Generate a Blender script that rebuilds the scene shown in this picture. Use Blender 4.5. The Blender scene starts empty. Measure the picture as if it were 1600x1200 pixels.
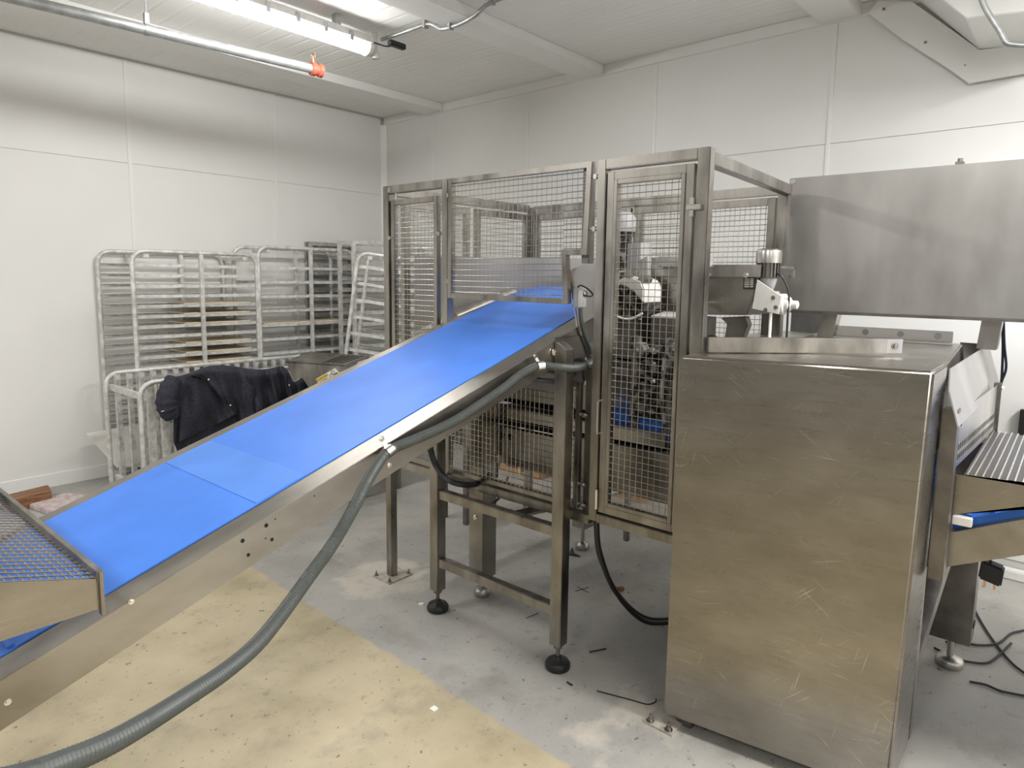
import bpy, bmesh, math, random
from mathutils import Vector, Matrix
C = bpy.context.scene
COL = C.collection
random.seed(7)
R_ = math.radians
# ---------------------------------------------------------------- camera
CAM_H = 1.60; FPX = 1036.8; PX0, PY0 = 804.8, 558.6
yaw, pitch, roll = R_(40.28), R_(6.846), R_(0.772)
Fv = Vector((math.cos(yaw)*math.cos(pitch), math.sin(yaw)*math.cos(pitch), -math.sin(pitch)))
R0 = Vector((math.sin(yaw), -math.cos(yaw), 0)); U0 = R0.cross(Fv)
Rv = R0*math.cos(roll)+U0*math.sin(roll); Uv = -R0*math.sin(roll)+U0*math.cos(roll)
cd = bpy.data.cameras.new('camera'); cam = bpy.data.objects.new('camera', cd); COL.objects.link(cam)
m = Matrix.Identity(4)
for i in range(3): m[i][0], m[i][1], m[i][2] = Rv[i], Uv[i], -Fv[i]
m[2][3] = CAM_H
cam.matrix_world = m
cd.sensor_fit = 'HORIZONTAL'; cd.sensor_width = 36; cd.lens = 36*FPX/1600
cd.shift_x = (800-PX0)/1600; cd.shift_y = (PY0-600)/1600
cd.clip_start = .02; cd.clip_end = 100
C.camera = cam
# ---------------------------------------------------------------- world, exposure
w = bpy.data.worlds.new('world'); C.world = w; w.use_nodes = True
w.node_tree.nodes['Background'].inputs[0].default_value = (.8,.8,.78,1)
w.node_tree.nodes['Background'].inputs[1].default_value = .05
C.view_settings.view_transform = 'Standard'; C.view_settings.look = 'None'
C.view_settings.gamma = 1; C.view_settings.use_curve_mapping = False
C.view_settings.exposure = -0.10
LAMP = 70.0
def unseen_fill_lamp(x, y, w, sx=1.3, sy=.35):
    l = bpy.data.lights.new('unseen_fill_lamp','AREA'); l.shape = 'RECTANGLE'; l.size = sx; l.size_y = sy; l.energy = w; l.color = (1,.985,.96)
    o = bpy.data.objects.new('unseen_fill_lamp', l); COL.objects.link(o); o.location = (x, y, 3.10)
for (x,y,e) in ((-1.2,3.72,90),(2.1,.35,42),(-1.6,.35,50),(2.7,-1.5,240),(-1.6,-2.4,40)): unseen_fill_lamp(x,y,e)  # added area lights out of view, lifting and evening the room light
# ---------------------------------------------------------------- measured rays (used to read sizes off the photograph)
OO = Vector((0,0,CAM_H))
def ray(x,y): return Fv+Rv*((x-PX0)/FPX)+Uv*((PY0-y)/FPX)
def atX(x,y,X): d = ray(x,y); return OO+d*(X/d.x)
def atY(x,y,Y): d = ray(x,y); return OO+d*(Y/d.y)
def atZ(x,y,z): d = ray(x,y); return OO+d*((z-CAM_H)/d.z)
def atD(x,y,D): return OO+ray(x,y)*D
RM = R_(-1.14)
def W(x,y,z=0): return Vector((x*math.cos(RM)-y*math.sin(RM), x*math.sin(RM)+y*math.cos(RM), z))
# ---------------------------------------------------------------- materials
def newmat(name, col, rough=.5, metal=0, spec=.5):
    mt = bpy.data.materials.new(name); mt.use_nodes = True
    b = mt.node_tree.nodes['Principled BSDF']
    b.inputs['Base Color'].default_value = (*col,1); b.inputs['Roughness'].default_value = rough
    b.inputs['Metallic'].default_value = metal; b.inputs['Specular IOR Level'].default_value = spec
    return mt
def N(mt, t, **k):
    n = mt.node_tree.nodes.new(t)
    for a,v in k.items():
        if a in n.inputs.keys() if isinstance(a,str) else False: n.inputs[a].default_value = v
        else: setattr(n,a,v)
    return n
def L(mt,a,b): mt.node_tree.links.new(a,b)
def noise_node(mt, scale, detail=4, stretch=None, rough=.55):
    tc = N(mt,'ShaderNodeTexCoord'); mp = N(mt,'ShaderNodeMapping'); nz = N(mt,'ShaderNodeTexNoise')
    L(mt,tc.outputs['Object'],mp.inputs['Vector']); L(mt,mp.outputs[0],nz.inputs['Vector'])
    if stretch: mp.inputs['Scale'].default_value = stretch
    nz.inputs['Scale'].default_value = scale; nz.inputs['Detail'].default_value = detail; nz.inputs['Roughness'].default_value = rough
    return nz
def ramp(mt, src, stops):
    r = N(mt,'ShaderNodeValToRGB'); e = r.color_ramp.elements
    while len(e) < len(stops): e.new(.5)
    for i,(p,c) in enumerate(stops):
        e[i].position = p; e[i].color = (*c,1) if len(c)==3 else c
    L(mt,src,r.inputs[0]); return r
def bump(mt, src, strength, dist=.002):
    b = N(mt,'ShaderNodeBump'); b.inputs['Strength'].default_value = strength; b.inputs['Distance'].default_value = dist
    L(mt,src,b.inputs['Height']); L(mt,b.outputs[0],mt.node_tree.nodes['Principled BSDF'].inputs['Normal']); return b
def P(mt): return mt.node_tree.nodes['Principled BSDF']
def noisy(name, c1, c2, scale, rough, metal=0, detail=5, stretch=None, lo=.35, hi=.65, rr=None, bmp=0, spec=.5):
    mt = newmat(name, c1, rough, metal, spec)
    nz = noise_node(mt, scale, detail, stretch)
    r = ramp(mt, nz.outputs['Fac'], [(lo,c1),(hi,c2)]); L(mt,r.outputs[0],P(mt).inputs['Base Color'])
    if rr:
        q = ramp(mt, nz.outputs['Fac'], [(lo,(rr[0],)*3),(hi,(rr[1],)*3)]); L(mt,q.outputs[0],P(mt).inputs['Roughness'])
    if bmp: bump(mt, nz.outputs['Fac'], bmp)
    return mt
M = {}
M['tube'] = noisy('tarnished_stainless', (.19,.176,.158), (.42,.40,.365), 11, .38, 1, 8, (1,1,.35), lo=.30, hi=.68, rr=(.26,.46))
M['steel'] = noisy('brushed_stainless', (.40,.38,.35), (.52,.50,.47), 14, .36, 1, 6, (1,1,.2), rr=(.30,.42))
M['rail'] = noisy('conveyor_stainless', (.27,.253,.228), (.39,.37,.335), 7, .36, 1, 6, (.5,1,1), rr=(.30,.42))
M['bright'] = noisy('bright_stainless', (.60,.59,.57), (.74,.73,.71), 20, .28, 1)
M['darksteel'] = noisy('dark_stainless', (.16,.15,.14), (.27,.255,.24), 8, .42, 1)
M['panelsteel'] = noisy('matt_stainless_sheet', (.34,.33,.315), (.40,.39,.375), 5, .5, 1, 6, (1,1,.4), rr=(.46,.54))
M['alu'] = noisy('worn_aluminium', (.50,.50,.48), (.76,.755,.73), 24, .48, .35, 6, rr=(.42,.58))
M['aludark'] = noisy('dull_aluminium', (.30,.295,.28), (.50,.49,.47), 24, .5, .4, 6)
M['wire'] = newmat('wire_steel', (.42,.40,.365), .36, 1)
M['black'] = newmat('black_rubber', (.012,.012,.013), .45)
M['holeshade'] = newmat('painted_hole_shade', (.006,.006,.006), .9)  # near-black colour stands in for the shade inside holes and gaps
M['blackmatt'] = newmat('black_plastic', (.02,.02,.02), .6)
M['greyhose'] = newmat('grey_hose', (.058,.066,.064), .45)
M['white'] = newmat('white_plastic', (.80,.79,.76), .4)
M['offwhite'] = noisy('painted_white_steel', (.55,.545,.52), (.68,.67,.64), 12, .4)
M['greypaint'] = noisy('grey_paint', (.26,.26,.26), (.36,.36,.355), 10, .5)
M['grease'] = noisy('greasy_dark_iron', (.012,.011,.010), (.20,.19,.18), 26, .42, .4, 8, lo=.48, hi=.62, bmp=.6)
M['castplate'] = noisy('pitted_casting', (.03,.028,.026), (.30,.295,.285), 22, .5, .5, 8, lo=.40, hi=.52, bmp=.5)
M['tray'] = noisy('wooden_tray_board', (.62,.52,.36), (.76,.67,.50), 5, .6)
M['board'] = noisy('white_cutting_board', (.66,.65,.60), (.76,.75,.70), 6, .5)
M['wood'] = noisy('brown_timber', (.14,.06,.028), (.30,.15,.07), 6, .65, 0, 6, (1,8,8))
M['paver'] = noisy('pink_concrete', (.42,.33,.33), (.62,.53,.52), 26, .85, bmp=.5)
M['cardboard'] = noisy('cardboard', (.42,.25,.13), (.50,.31,.17), 4, .8)
M['ink'] = newmat('printed_ink', (.05,.035,.025), .8)
M['yellow'] = newmat('yellow_print', (.80,.58,.04), .5)
M['paper'] = newmat('white_sticker', (.80,.79,.74), .45)
M['red'] = newmat('orange_coupling', (.40,.085,.05), .5)
M['brass'] = newmat('brass', (.62,.38,.20), .35, 1)
M['plate'] = noisy('dusty_plate', (.34,.32,.28), (.52,.48,.42), 30, .7)
M['galv'] = noisy('galvanised_pipe', (.34,.355,.36), (.50,.51,.51), 18, .45, .7)
M['green'] = newmat('green_sleeve', (.01,.07,.03), .5)
M['fabric'] = noisy('navy_cotton', (.014,.015,.026), (.028,.030,.046), 60, .85, bmp=.3)
M['chain'] = newmat('bright_bolt', (.75,.73,.70), .25, 1)
def belt_mat(name, c):
    mt = newmat(name, c, .42, 0, .4)
    nz = noise_node(mt, 5, 6)
    r = ramp(mt, nz.outputs['Fac'], [(.3,tuple(v*.90 for v in c)),(.7,tuple(min(1,v*1.08+.004) for v in c))])
    L(mt,r.outputs[0],P(mt).inputs['Base Color']); return mt
M['belt'] = belt_mat('blue_belt', (.050,.200,.72))
M['beltpale'] = belt_mat('worn_blue_belt', (.078,.238,.72))
# cabinet: brushed, scratched and stained sheet
def cabinet_mat():
    mt = newmat('scratched_stainless', (.4,.38,.33), .34, 1)
    a = noise_node(mt, 1.6, 8, (1,1,1.2)); b = noise_node(mt, 60, 3, (.12,.12,3)); c = noise_node(mt, 5, 3, (.7,.7,1.5), .5); d = noise_node(mt, 30, 4, (.25,.25,2.2), .6)
    r1 = ramp(mt, a.outputs['Fac'], [(.34,(.295,.278,.25)),(.66,(.395,.375,.345))])
    r2 = ramp(mt, c.outputs['Fac'], [(.34,(.80,.79,.78)),(.70,(1.0,1.0,1.0))])
    mx = N(mt,'ShaderNodeMixRGB'); mx.blend_type = 'MULTIPLY'; mx.inputs[0].default_value = 1
    L(mt,r1.outputs[0],mx.inputs[1]); L(mt,r2.outputs[0],mx.inputs[2])
    r3 = ramp(mt, d.outputs['Fac'], [(.35,(.95,.95,.95)),(.68,(1.02,1.02,1.02))]); mz = N(mt,'ShaderNodeMixRGB'); mz.blend_type = 'MULTIPLY'; mz.inputs[0].default_value = 1
    L(mt,mx.outputs[0],mz.inputs[1]); L(mt,r3.outputs[0],mz.inputs[2])
    last = mz.outputs[0]
    tc = N(mt,'ShaderNodeTexCoord')
    for ang,sc,off in ((.25,3,0),(-.12,4,3),(.75,3,7),(-.7,4,11),(1.35,3,5)):
        m1 = N(mt,'ShaderNodeMapping'); m1.inputs['Rotation'].default_value = (ang,0,0); m1.inputs['Location'].default_value = (off,off,off)
        m2 = N(mt,'ShaderNodeMapping'); m2.inputs['Scale'].default_value = (.5,1.6,70)
        v = N(mt,'ShaderNodeTexNoise'); v.inputs['Scale'].default_value = sc; v.inputs['Detail'].default_value = 2
        L(mt,tc.outputs['Object'],m1.inputs[0]); L(mt,m1.outputs[0],m2.inputs[0]); L(mt,m2.outputs[0],v.inputs['Vector'])
        q = ramp(mt, v.outputs['Fac'], [(.70,(0,0,0)),(.74,(1,1,1))])
        nn = noise_node(mt, 4.3+off*.1, 3); g = ramp(mt, nn.outputs['Fac'], [(.48,(0,0,0)),(.62,(.5,.5,.5))])
        mu = N(mt,'ShaderNodeMath'); mu.operation = 'MULTIPLY'; L(mt,q.outputs[0],mu.inputs[0]); L(mt,g.outputs[0],mu.inputs[1])
        nm = N(mt,'ShaderNodeMixRGB'); L(mt,mu.outputs[0],nm.inputs[0]); L(mt,last,nm.inputs[1]); nm.inputs[2].default_value = (.80,.79,.75,1)
        last = nm.outputs[0]
    L(mt,last,P(mt).inputs['Base Color'])
    rr = ramp(mt, d.outputs['Fac'], [(.35,(.27,)*3),(.65,(.31,)*3)]); L(mt,rr.outputs[0],P(mt).inputs['Roughness'])
    return mt
M['cabinet'] = cabinet_mat()
def wall_mat():
    mt = newmat('white_panel', (.77,.77,.755), .42, 0, .4)
    nz = noise_node(mt, 90, 3); bump(mt, nz.outputs['Fac'], .25, .001)
    n2 = noise_node(mt, 1.3, 5); r = ramp(mt, n2.outputs['Fac'], [(.3,(.75,.75,.735)),(.7,(.79,.79,.775))]); L(mt,r.outputs[0],P(mt).inputs['Base Color'])
    return mt
M['wall'] = wall_mat()
M['joint'] = newmat('joint_filler', (.56,.555,.53), .5)
M['trim'] = newmat('white_moulding', (.79,.79,.775), .38)
def ceil_mat():
    mt = newmat('ribbed_ceiling', (.60,.60,.57), .38, 0, .5)
    tc = N(mt,'ShaderNodeTexCoord'); wv = N(mt,'ShaderNodeTexWave'); wv.wave_type = 'BANDS'; wv.bands_direction = 'X'
    wv.inputs['Scale'].default_value = 2.4; wv.inputs['Distortion'].default_value = .4; wv.inputs['Detail'].default_value = 1
    L(mt,tc.outputs['Object'],wv.inputs['Vector'])
    r = ramp(mt, wv.outputs['Fac'], [(0,(0,0,0)),(.12,(1,1,1))])
    bump(mt, r.outputs[0], .5, .004)
    n2 = noise_node(mt, 2, 5); r2 = ramp(mt, n2.outputs['Fac'], [(.3,(.80,.80,.78)),(.7,(.85,.85,.83))]); L(mt,r2.outputs[0],P(mt).inputs['Base Color'])
    return mt
M['ceil'] = ceil_mat()
def floor_mat():
    mt = newmat('painted_concrete', (.4,.4,.4), .5, 0, .45)
    tc = N(mt,'ShaderNodeTexCoord'); sp = N(mt,'ShaderNodeSeparateXYZ'); L(mt,tc.outputs['Object'],sp.inputs[0])
    edge = noise_node(mt, 9, 4)
    # grey / beige paint boundary near x = 1.70
    a = N(mt,'ShaderNodeMath'); a.operation = 'MULTIPLY_ADD'; L(mt,edge.outputs['Fac'],a.inputs[0]); a.inputs[1].default_value = .07; L(mt,sp.outputs['X'],a.inputs[2])
    b = N(mt,'ShaderNodeMath'); b.operation = 'MULTIPLY_ADD'; L(mt,sp.outputs['Y'],b.inputs[0]); b.inputs[1].default_value = -.030; L(mt,a.outputs[0],b.inputs[2])
    mr = N(mt,'ShaderNodeMapRange'); L(mt,b.outputs[0],mr.inputs[0]); mr.inputs[1].default_value = 1.655; mr.inputs[2].default_value = 1.675
    g1 = noise_node(mt, 1.7, 8); gr = ramp(mt, g1.outputs['Fac'], [(.32,(.29,.282,.262)),(.52,(.36,.35,.325)),(.72,(.44,.42,.385))])
    b1 = noise_node(mt, 2.6, 9); br = ramp(mt, b1.outputs['Fac'], [(.30,(.33,.28,.18)),(.50,(.44,.375,.25)),(.70,(.51,.44,.305))])
    m4 = N(mt,'ShaderNodeMapRange'); L(mt,sp.outputs['Y'],m4.inputs[0]); m4.inputs[1].default_value = 4.05; m4.inputs[2].default_value = 4.10
    mm = N(mt,'ShaderNodeMath'); mm.operation = 'MAXIMUM'; L(mt,mr.outputs[0],mm.inputs[0]); L(mt,m4.outputs[0],mm.inputs[1])
    mx = N(mt,'ShaderNodeMixRGB'); L(mt,mm.outputs[0],mx.inputs[0]); L(mt,br.outputs[0],mx.inputs[1]); L(mt,gr.outputs[0],mx.inputs[2])
    last = mx.outputs[0]
    # specks of dirt
    for sc,t0,t1,amt,cc in ((24,.645,.68,.75,(.06,.052,.045)),(60,.645,.67,.65,(.07,.06,.05)),(3.1,.54,.72,.50,(.19,.17,.14)),(9,.60,.72,.32,(.16,.14,.12)),(17,.62,.68,.28,(.12,.10,.08))):
        n = noise_node(mt, sc, 6, None, .62); q = ramp(mt, n.outputs['Fac'], [(t0,(0,0,0)),(t1,(amt,)*3)])
        x = N(mt,'ShaderNodeMixRGB'); L(mt,q.outputs[0],x.inputs[0]); L(mt,last,x.inputs[1]); x.inputs[2].default_value = (*cc,1); last = x.outputs[0]
    # pale drilling dust round the bolted posts
    for (dx,dy,rad) in ((2.14,2.72,.42),(2.06,1.10,.30),(1.85,1.15,.25)):
        vm = N(mt,'ShaderNodeVectorMath'); vm.operation = 'DISTANCE'; L(mt,tc.outputs['Object'],vm.inputs[0]); vm.inputs[1].default_value = (dx,dy,0)
        n = noise_node(mt, 7, 6); k = N(mt,'ShaderNodeMath'); k.operation = 'MULTIPLY_ADD'; L(mt,n.outputs['Fac'],k.inputs[0]); k.inputs[1].default_value = .55; L(mt,vm.outputs['Value'],k.inputs[2])
        mr2 = N(mt,'ShaderNodeMapRange'); L(mt,k.outputs[0],mr2.inputs[0]); mr2.inputs[1].default_value = rad; mr2.inputs[2].default_value = rad+.12; mr2.inputs[3].default_value = .75; mr2.inputs[4].default_value = 0
        x = N(mt,'ShaderNodeMixRGB'); L(mt,mr2.outputs[0],x.inputs[0]); L(mt,last,x.inputs[1]); x.inputs[2].default_value = (.60,.55,.47,1); last = x.outputs[0]
    L(mt,last,P(mt).inputs['Base Color'])
    rn = noise_node(mt, 3, 6); rr = ramp(mt, rn.outputs['Fac'], [(.3,(.42,)*3),(.7,(.62,)*3)]); L(mt,rr.outputs[0],P(mt).inputs['Roughness'])
    bn = noise_node(mt, 40, 6); bump(mt, bn.outputs['Fac'], .2, .002)
    return mt
M['floor'] = floor_mat()
def emit(name, s):
    mt = newmat(name, (.9,.9,.88), .4); P(mt).inputs['Emission Color'].default_value = (1,.985,.955,1); P(mt).inputs['Emission Strength'].default_value = s; return mt
M['lamp'] = emit('lit_diffuser', LAMP)
# ---------------------------------------------------------------- mesh helpers
V = Vector
class MB:
    def __init__(s): s.b = bmesh.new()
    def box(s, lo, hi):
        x0,y0,z0 = lo; x1,y1,z1 = hi
        v = [s.b.verts.new(p) for p in ((x0,y0,z0),(x1,y0,z0),(x1,y1,z0),(x0,y1,z0),(x0,y0,z1),(x1,y0,z1),(x1,y1,z1),(x0,y1,z1))]
        for f in ((0,3,2,1),(4,5,6,7),(0,1,5,4),(1,2,6,5),(2,3,7,6),(3,0,4,7)): s.b.faces.new([v[i] for i in f])
        return s
    def hexa(s, pts):   # 4 bottom, 4 top
        v = [s.b.verts.new(p) for p in pts]
        for f in ((0,3,2,1),(4,5,6,7),(0,1,5,4),(1,2,6,5),(2,3,7,6),(3,0,4,7)): s.b.faces.new([v[i] for i in f])
        return s
    def prism(s, pts, d):
        d = V(d); a = [s.b.verts.new(p) for p in pts]; c = [s.b.verts.new(V(p)+d) for p in pts]; n = len(pts)
        s.b.faces.new(a); s.b.faces.new(list(reversed(c)))
        for i in range(n): s.b.faces.new([a[i],c[i],c[(i+1)%n],a[(i+1)%n]])
        return s
    def beam(s, p, q, w, h=None, up=(0,0,1)):
        p,q = V(p),V(q); h = h or w; d = (q-p).normalized(); up = V(up)
        if abs(d.dot(up)) > .98: up = V((1,0,0))
        sx = d.cross(up).normalized(); sy = sx.cross(d).normalized()
        o = [(-1,-1),(1,-1),(1,1),(-1,1)]
        a = [p+sx*(i*w/2)+sy*(j*h/2) for i,j in o]; b = [q+sx*(i*w/2)+sy*(j*h/2) for i,j in o]
        return s.hexa(a+b)
    def tube(s, pts, r, n=10, close=False, radii=None):
        pts = [V(p) for p in pts]; k = len(pts); rings = []; prev = None
        for i,p in enumerate(pts):
            if close: t = (pts[(i+1)%k]-pts[i-1]).normalized()
            else: t = (pts[min(i+1,k-1)]-pts[max(i-1,0)]).normalized()
            if prev is None:
                a = V((0,0,1)) if abs(t.z) < .9 else V((1,0,0)); u = t.cross(a).normalized()
            else:
                u = (prev-t*prev.dot(t)).normalized()
            prev = u; v = t.cross(u); rr = radii[i] if radii else r
            rings.append([s.b.verts.new(p+(u*math.cos(2*math.pi*j/n)+v*math.sin(2*math.pi*j/n))*rr) for j in range(n)])
        for i in range(k if close else k-1):
            A,B = rings[i],rings[(i+1)%k]
            for j in range(n): s.b.faces.new([A[j],A[(j+1)%n],B[(j+1)%n],B[j]])
        if not close: s.b.faces.new(list(reversed(rings[0]))); s.b.faces.new(rings[-1])
        return s
    def cyl(s, p, q, r, n=16, r2=None): return s.tube([p,q], r, n, radii=[r, r if r2 is None else r2])
    def lathe(s, base, prof, axis=(0,0,1), n=20):
        base = V(base); ax = V(axis).normalized()
        pts = [base+ax*h for _,h in prof]
        a = V((0,0,1)) if abs(ax.z) < .9 else V((1,0,0)); u = ax.cross(a).normalized(); v = ax.cross(u); rings = []
        for (r,h) in prof:
            c = base+ax*h; rings.append([s.b.verts.new(c+(u*math.cos(2*math.pi*j/n)+v*math.sin(2*math.pi*j/n))*max(r,1e-4)) for j in range(n)])
        for i in range(len(prof)-1):
            A,B = rings[i],rings[i+1]
            for j in range(n): s.b.faces.new([A[j],A[(j+1)%n],B[(j+1)%n],B[j]])
        s.b.faces.new(list(reversed(rings[0]))); s.b.faces.new(rings[-1]); return s
    def wires(s, o, du, dv, nu, nv, r, lu, lv):   # crossed wires: nu wires running along dv, nv wires along du
        o,du,dv = V(o),V(du).normalized(),V(dv).normalized(); nn = du.cross(dv)
        for i in range(nu):
            p = o+du*(lu*(i+.5)/nu); s.tube([p+nn*r*.8, p+dv*lv+nn*r*.8], r, 4)
        for j in range(nv):
            p = o+dv*(lv*(j+.5)/nv); s.tube([p-nn*r*.8, p+du*lu-nn*r*.8], r, 4)
        return s
    def build(s, name, mat, parent=None, bevel=0, smooth=False, kind=None, label=None, seg=2):
        bmesh.ops.recalc_face_normals(s.b, faces=s.b.faces)
        if bevel:
            es = [e for e in s.b.edges if len(e.link_faces)==2 and e.calc_face_angle(0) > .6]
            bmesh.ops.bevel(s.b, geom=es, offset=bevel, segments=seg, affect='EDGES', clamp_overlap=True)
        me = bpy.data.meshes.new(name)
        off = V((0,0,0))
        p = parent
        while p is not None and p.parent is not None: p = p.parent
        if p is not None and not p.get('_local'): off = p.location.copy()
        if off.length: bmesh.ops.translate(s.b, verts=s.b.verts, vec=-off)
        s.b.to_mesh(me); s.b.free(); me.materials.append(mat if not isinstance(mat,str) else M[mat])
        if smooth or bevel:
            for f in me.polygons: f.use_smooth = True
            try: me.set_sharp_from_angle(angle=R_(40))
            except Exception: pass
        o = bpy.data.objects.new(name, me); COL.objects.link(o)
        if parent is not None: o.parent = parent
        if kind: o['kind'] = kind
        if label: o['label'] = label
        return o
TH = {}
def thing(name, label, cat, loc=(0,0,0), group=None, local=False, rot=None):
    o = bpy.data.objects.new(name, None); COL.objects.link(o); o.location = loc; o.empty_display_size = .05
    if rot: o.rotation_euler = rot
    o['label'] = label; o['category'] = cat
    if group: o['group'] = group
    if local: o['_local'] = 1
    return o
def solo(o, label, cat, group=None):
    o['label'] = label; o['category'] = cat
    if group: o['group'] = group
    # put the origin at the base of the thing
    me = o.data; n = len(me.vertices)
    c = V((sum(v.co.x for v in me.vertices)/n, sum(v.co.y for v in me.vertices)/n, min(v.co.z for v in me.vertices)))
    me.transform(Matrix.Translation(-c)); o.location = c
    return o
def struct(mb, name, mat, parent=None, **k):
    o = mb.build(name, mat, parent, **k)
    if parent is None: o['kind'] = 'structure'
    return o
def curve(pts, n=8):   # Catmull-Rom
    pts = [V(p) for p in pts]; out = []
    P_ = [pts[0]*2-pts[1]]+pts+[pts[-1]*2-pts[-2]]
    for i in range(1,len(P_)-2):
        a,b,c,d = P_[i-1:i+3]
        for k in range(n):
            t = k/n; out.append(.5*((2*b)+(c-a)*t+(2*a-5*b+4*c-d)*t*t+(3*b-a-3*c+d)*t**3))
    out.append(pts[-1]); return out
def bolt(mb, p, ax, r=.008, h=.007):
    ax = V(ax).normalized(); mb.cyl(V(p), V(p)+ax*h, r, 6); mb.cyl(V(p), V(p)+ax*h*.3, r*1.6, 12)

# ================================================================ ROOM
XB, YL, HC, HJ = 4.434, 5.779, 3.228, 2.445
X0, Y0 = -3.6, -4.2
def rbox(mb, lo, hi):
    x0,y0,z0 = lo; x1,y1,z1 = hi
    return mb.hexa([W(x0,y0,z0),W(x1,y0,z0),W(x1,y1,z0),W(x0,y1,z0),W(x0,y0,z1),W(x1,y0,z1),W(x1,y1,z1),W(x0,y1,z1)])
struct(rbox(MB(),(X0-.1,Y0-.1,-.1),(XB+.1,YL+.1,0)), 'floor', 'floor')
struct(rbox(MB(),(X0-.1,Y0-.1,HC),(XB+.1,YL+.1,HC+.1)), 'ceiling', 'ceil')
wl = struct(rbox(MB(),(X0-.1,YL+.004,0),(XB+.1,YL+.1,HC)), 'wall_left', 'joint')
wb = struct(rbox(MB(),(XB+.004,Y0-.1,0),(XB+.1,YL+.004,HC)), 'wall_back', 'joint')
struct(rbox(MB(),(X0-.1,Y0-.1,0),(X0,YL,HC)), 'wall_front', 'greypaint')
struct(rbox(MB(),(X0,Y0-.1,0),(XB+.1,Y0,HC)), 'wall_right', 'wall')
# wall panels 1.22 m wide, upper and lower row, with moulding strips on the joints
xl = [1.983-1.219*k for k in range(5,0,-1)]+[1.983,3.202,XB-.03]
for a,b in zip(xl[:-1],xl[1:]):
    for z0,z1 in ((.10,HJ-.0022),(HJ+.0022,3.22)):
        rbox(MB(),(a+.012,YL-.001,z0),(b-.012,YL+.004,z1)).build('panel','wall',wl)
yb = [5.017-1.219*k for k in range(-0,8)]
yb = [YL-.03]+yb
for a,b in zip(yb[1:],yb[:-1]):
    for z0,z1 in ((.10,HJ-.0022),(HJ+.0022,3.155)):
        rbox(MB(),(XB-.001,a+.006,z0),(XB+.004,b-.006,z1)).build('panel','wall',wb)
for x in xl[1:-1]: rbox(MB(),(x-.014,YL-.007,.10),(x+.014,YL+.004,3.22)).build('joint_strip','trim',wl,bevel=.002)
for y in yb[1:]: rbox(MB(),(XB-.007,y-.012,.10),(XB+.004,y+.012,3.155)).build('joint_strip','trim',wb,bevel=.002)
struct(rbox(MB(),(X0,YL-.012,0),(XB-.03,YL+.004,.10)), 'baseboard_left', 'trim', bevel=.002)
struct(rbox(MB(),(XB-.05,Y0,0),(XB+.004,YL-.03,.055)), 'baseboard_back', 'trim', bevel=.006)
struct(rbox(MB(),(X0,YL-.012,3.214),(XB,YL+.004,HC)), 'trim_1', 'joint', bevel=.003)  # thin grey strip standing in for the shadow line under the ceiling
struct(rbox(MB(),(XB-.02,Y0,3.155),(XB+.004,YL-.02,HC)), 'trim_2', 'trim', bevel=.003)
struct(MB().prism([W(XB-.045,YL,0),W(XB,YL-.045,0),W(XB,YL,0)],(0,0,3.155)), 'trim_3', 'trim')
# ceiling beams (boxed, white)
for i,(y0,y1) in enumerate(((4.85,5.10),(3.03,3.26),(1.22,1.45),(-.62,-.39),(-2.45,-2.22))):
    o = struct(rbox(MB(),(X0,y0,3.160),(XB-.02,y1,HC)), 'trim_%d'%(4+i), 'trim', bevel=.004)
# boxed-in duct and its cover plates high on the back wall
t = thing('boxed_duct','white boxed-in diagonal duct meeting the ceiling high on the back wall','duct', atX(1530,78,4.43))
wp = lambda x,y,X=4.425: atX(x,y,X)
MB().prism([wp(1531,78),wp(1600,72),wp(1780,60),wp(1800,-160),wp(1420,-30),wp(1400,-80),wp(1378,-45)],(-.55,0,0)).build('duct_box','wall',t,bevel=.004)
pl = MB().prism([wp(1372,2),wp(1358,22),wp(1410,62),wp(1482,108),wp(1483,88),wp(1533,80),wp(1425,3)],(-.012,0,0)).build('cover_plate','wall',t)
p2 = MB().prism([wp(1483,88),wp(1482,108),wp(1514,131),wp(1600,116),wp(1780,88),wp(1780,50),wp(1533,79)],(-.018,0,0)).build('cover_plate','wall',t)
for q,par in (((1381,14),pl),((1446,66),pl),((1508,102),p2)):
    mb = MB(); bolt(mb, wp(*q,4.41), (-1,0,0), .005, .004); mb.build('screw','tube',par)
cp = MB(); a = [atX(1520,-60,3.7), atX(1536,4,3.7), atX(1562,48,3.7), atX(1572,66,3.7), atX(1586,70,3.7), atX(1620,72,3.7), atX(1700,75,3.7)]
cp.tube(curve(a,6), .012, 10); o = cp.build('conduit','galv',smooth=True); solo(o,'thin grey metal conduit bending beneath the boxed duct at top right','conduit')
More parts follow.
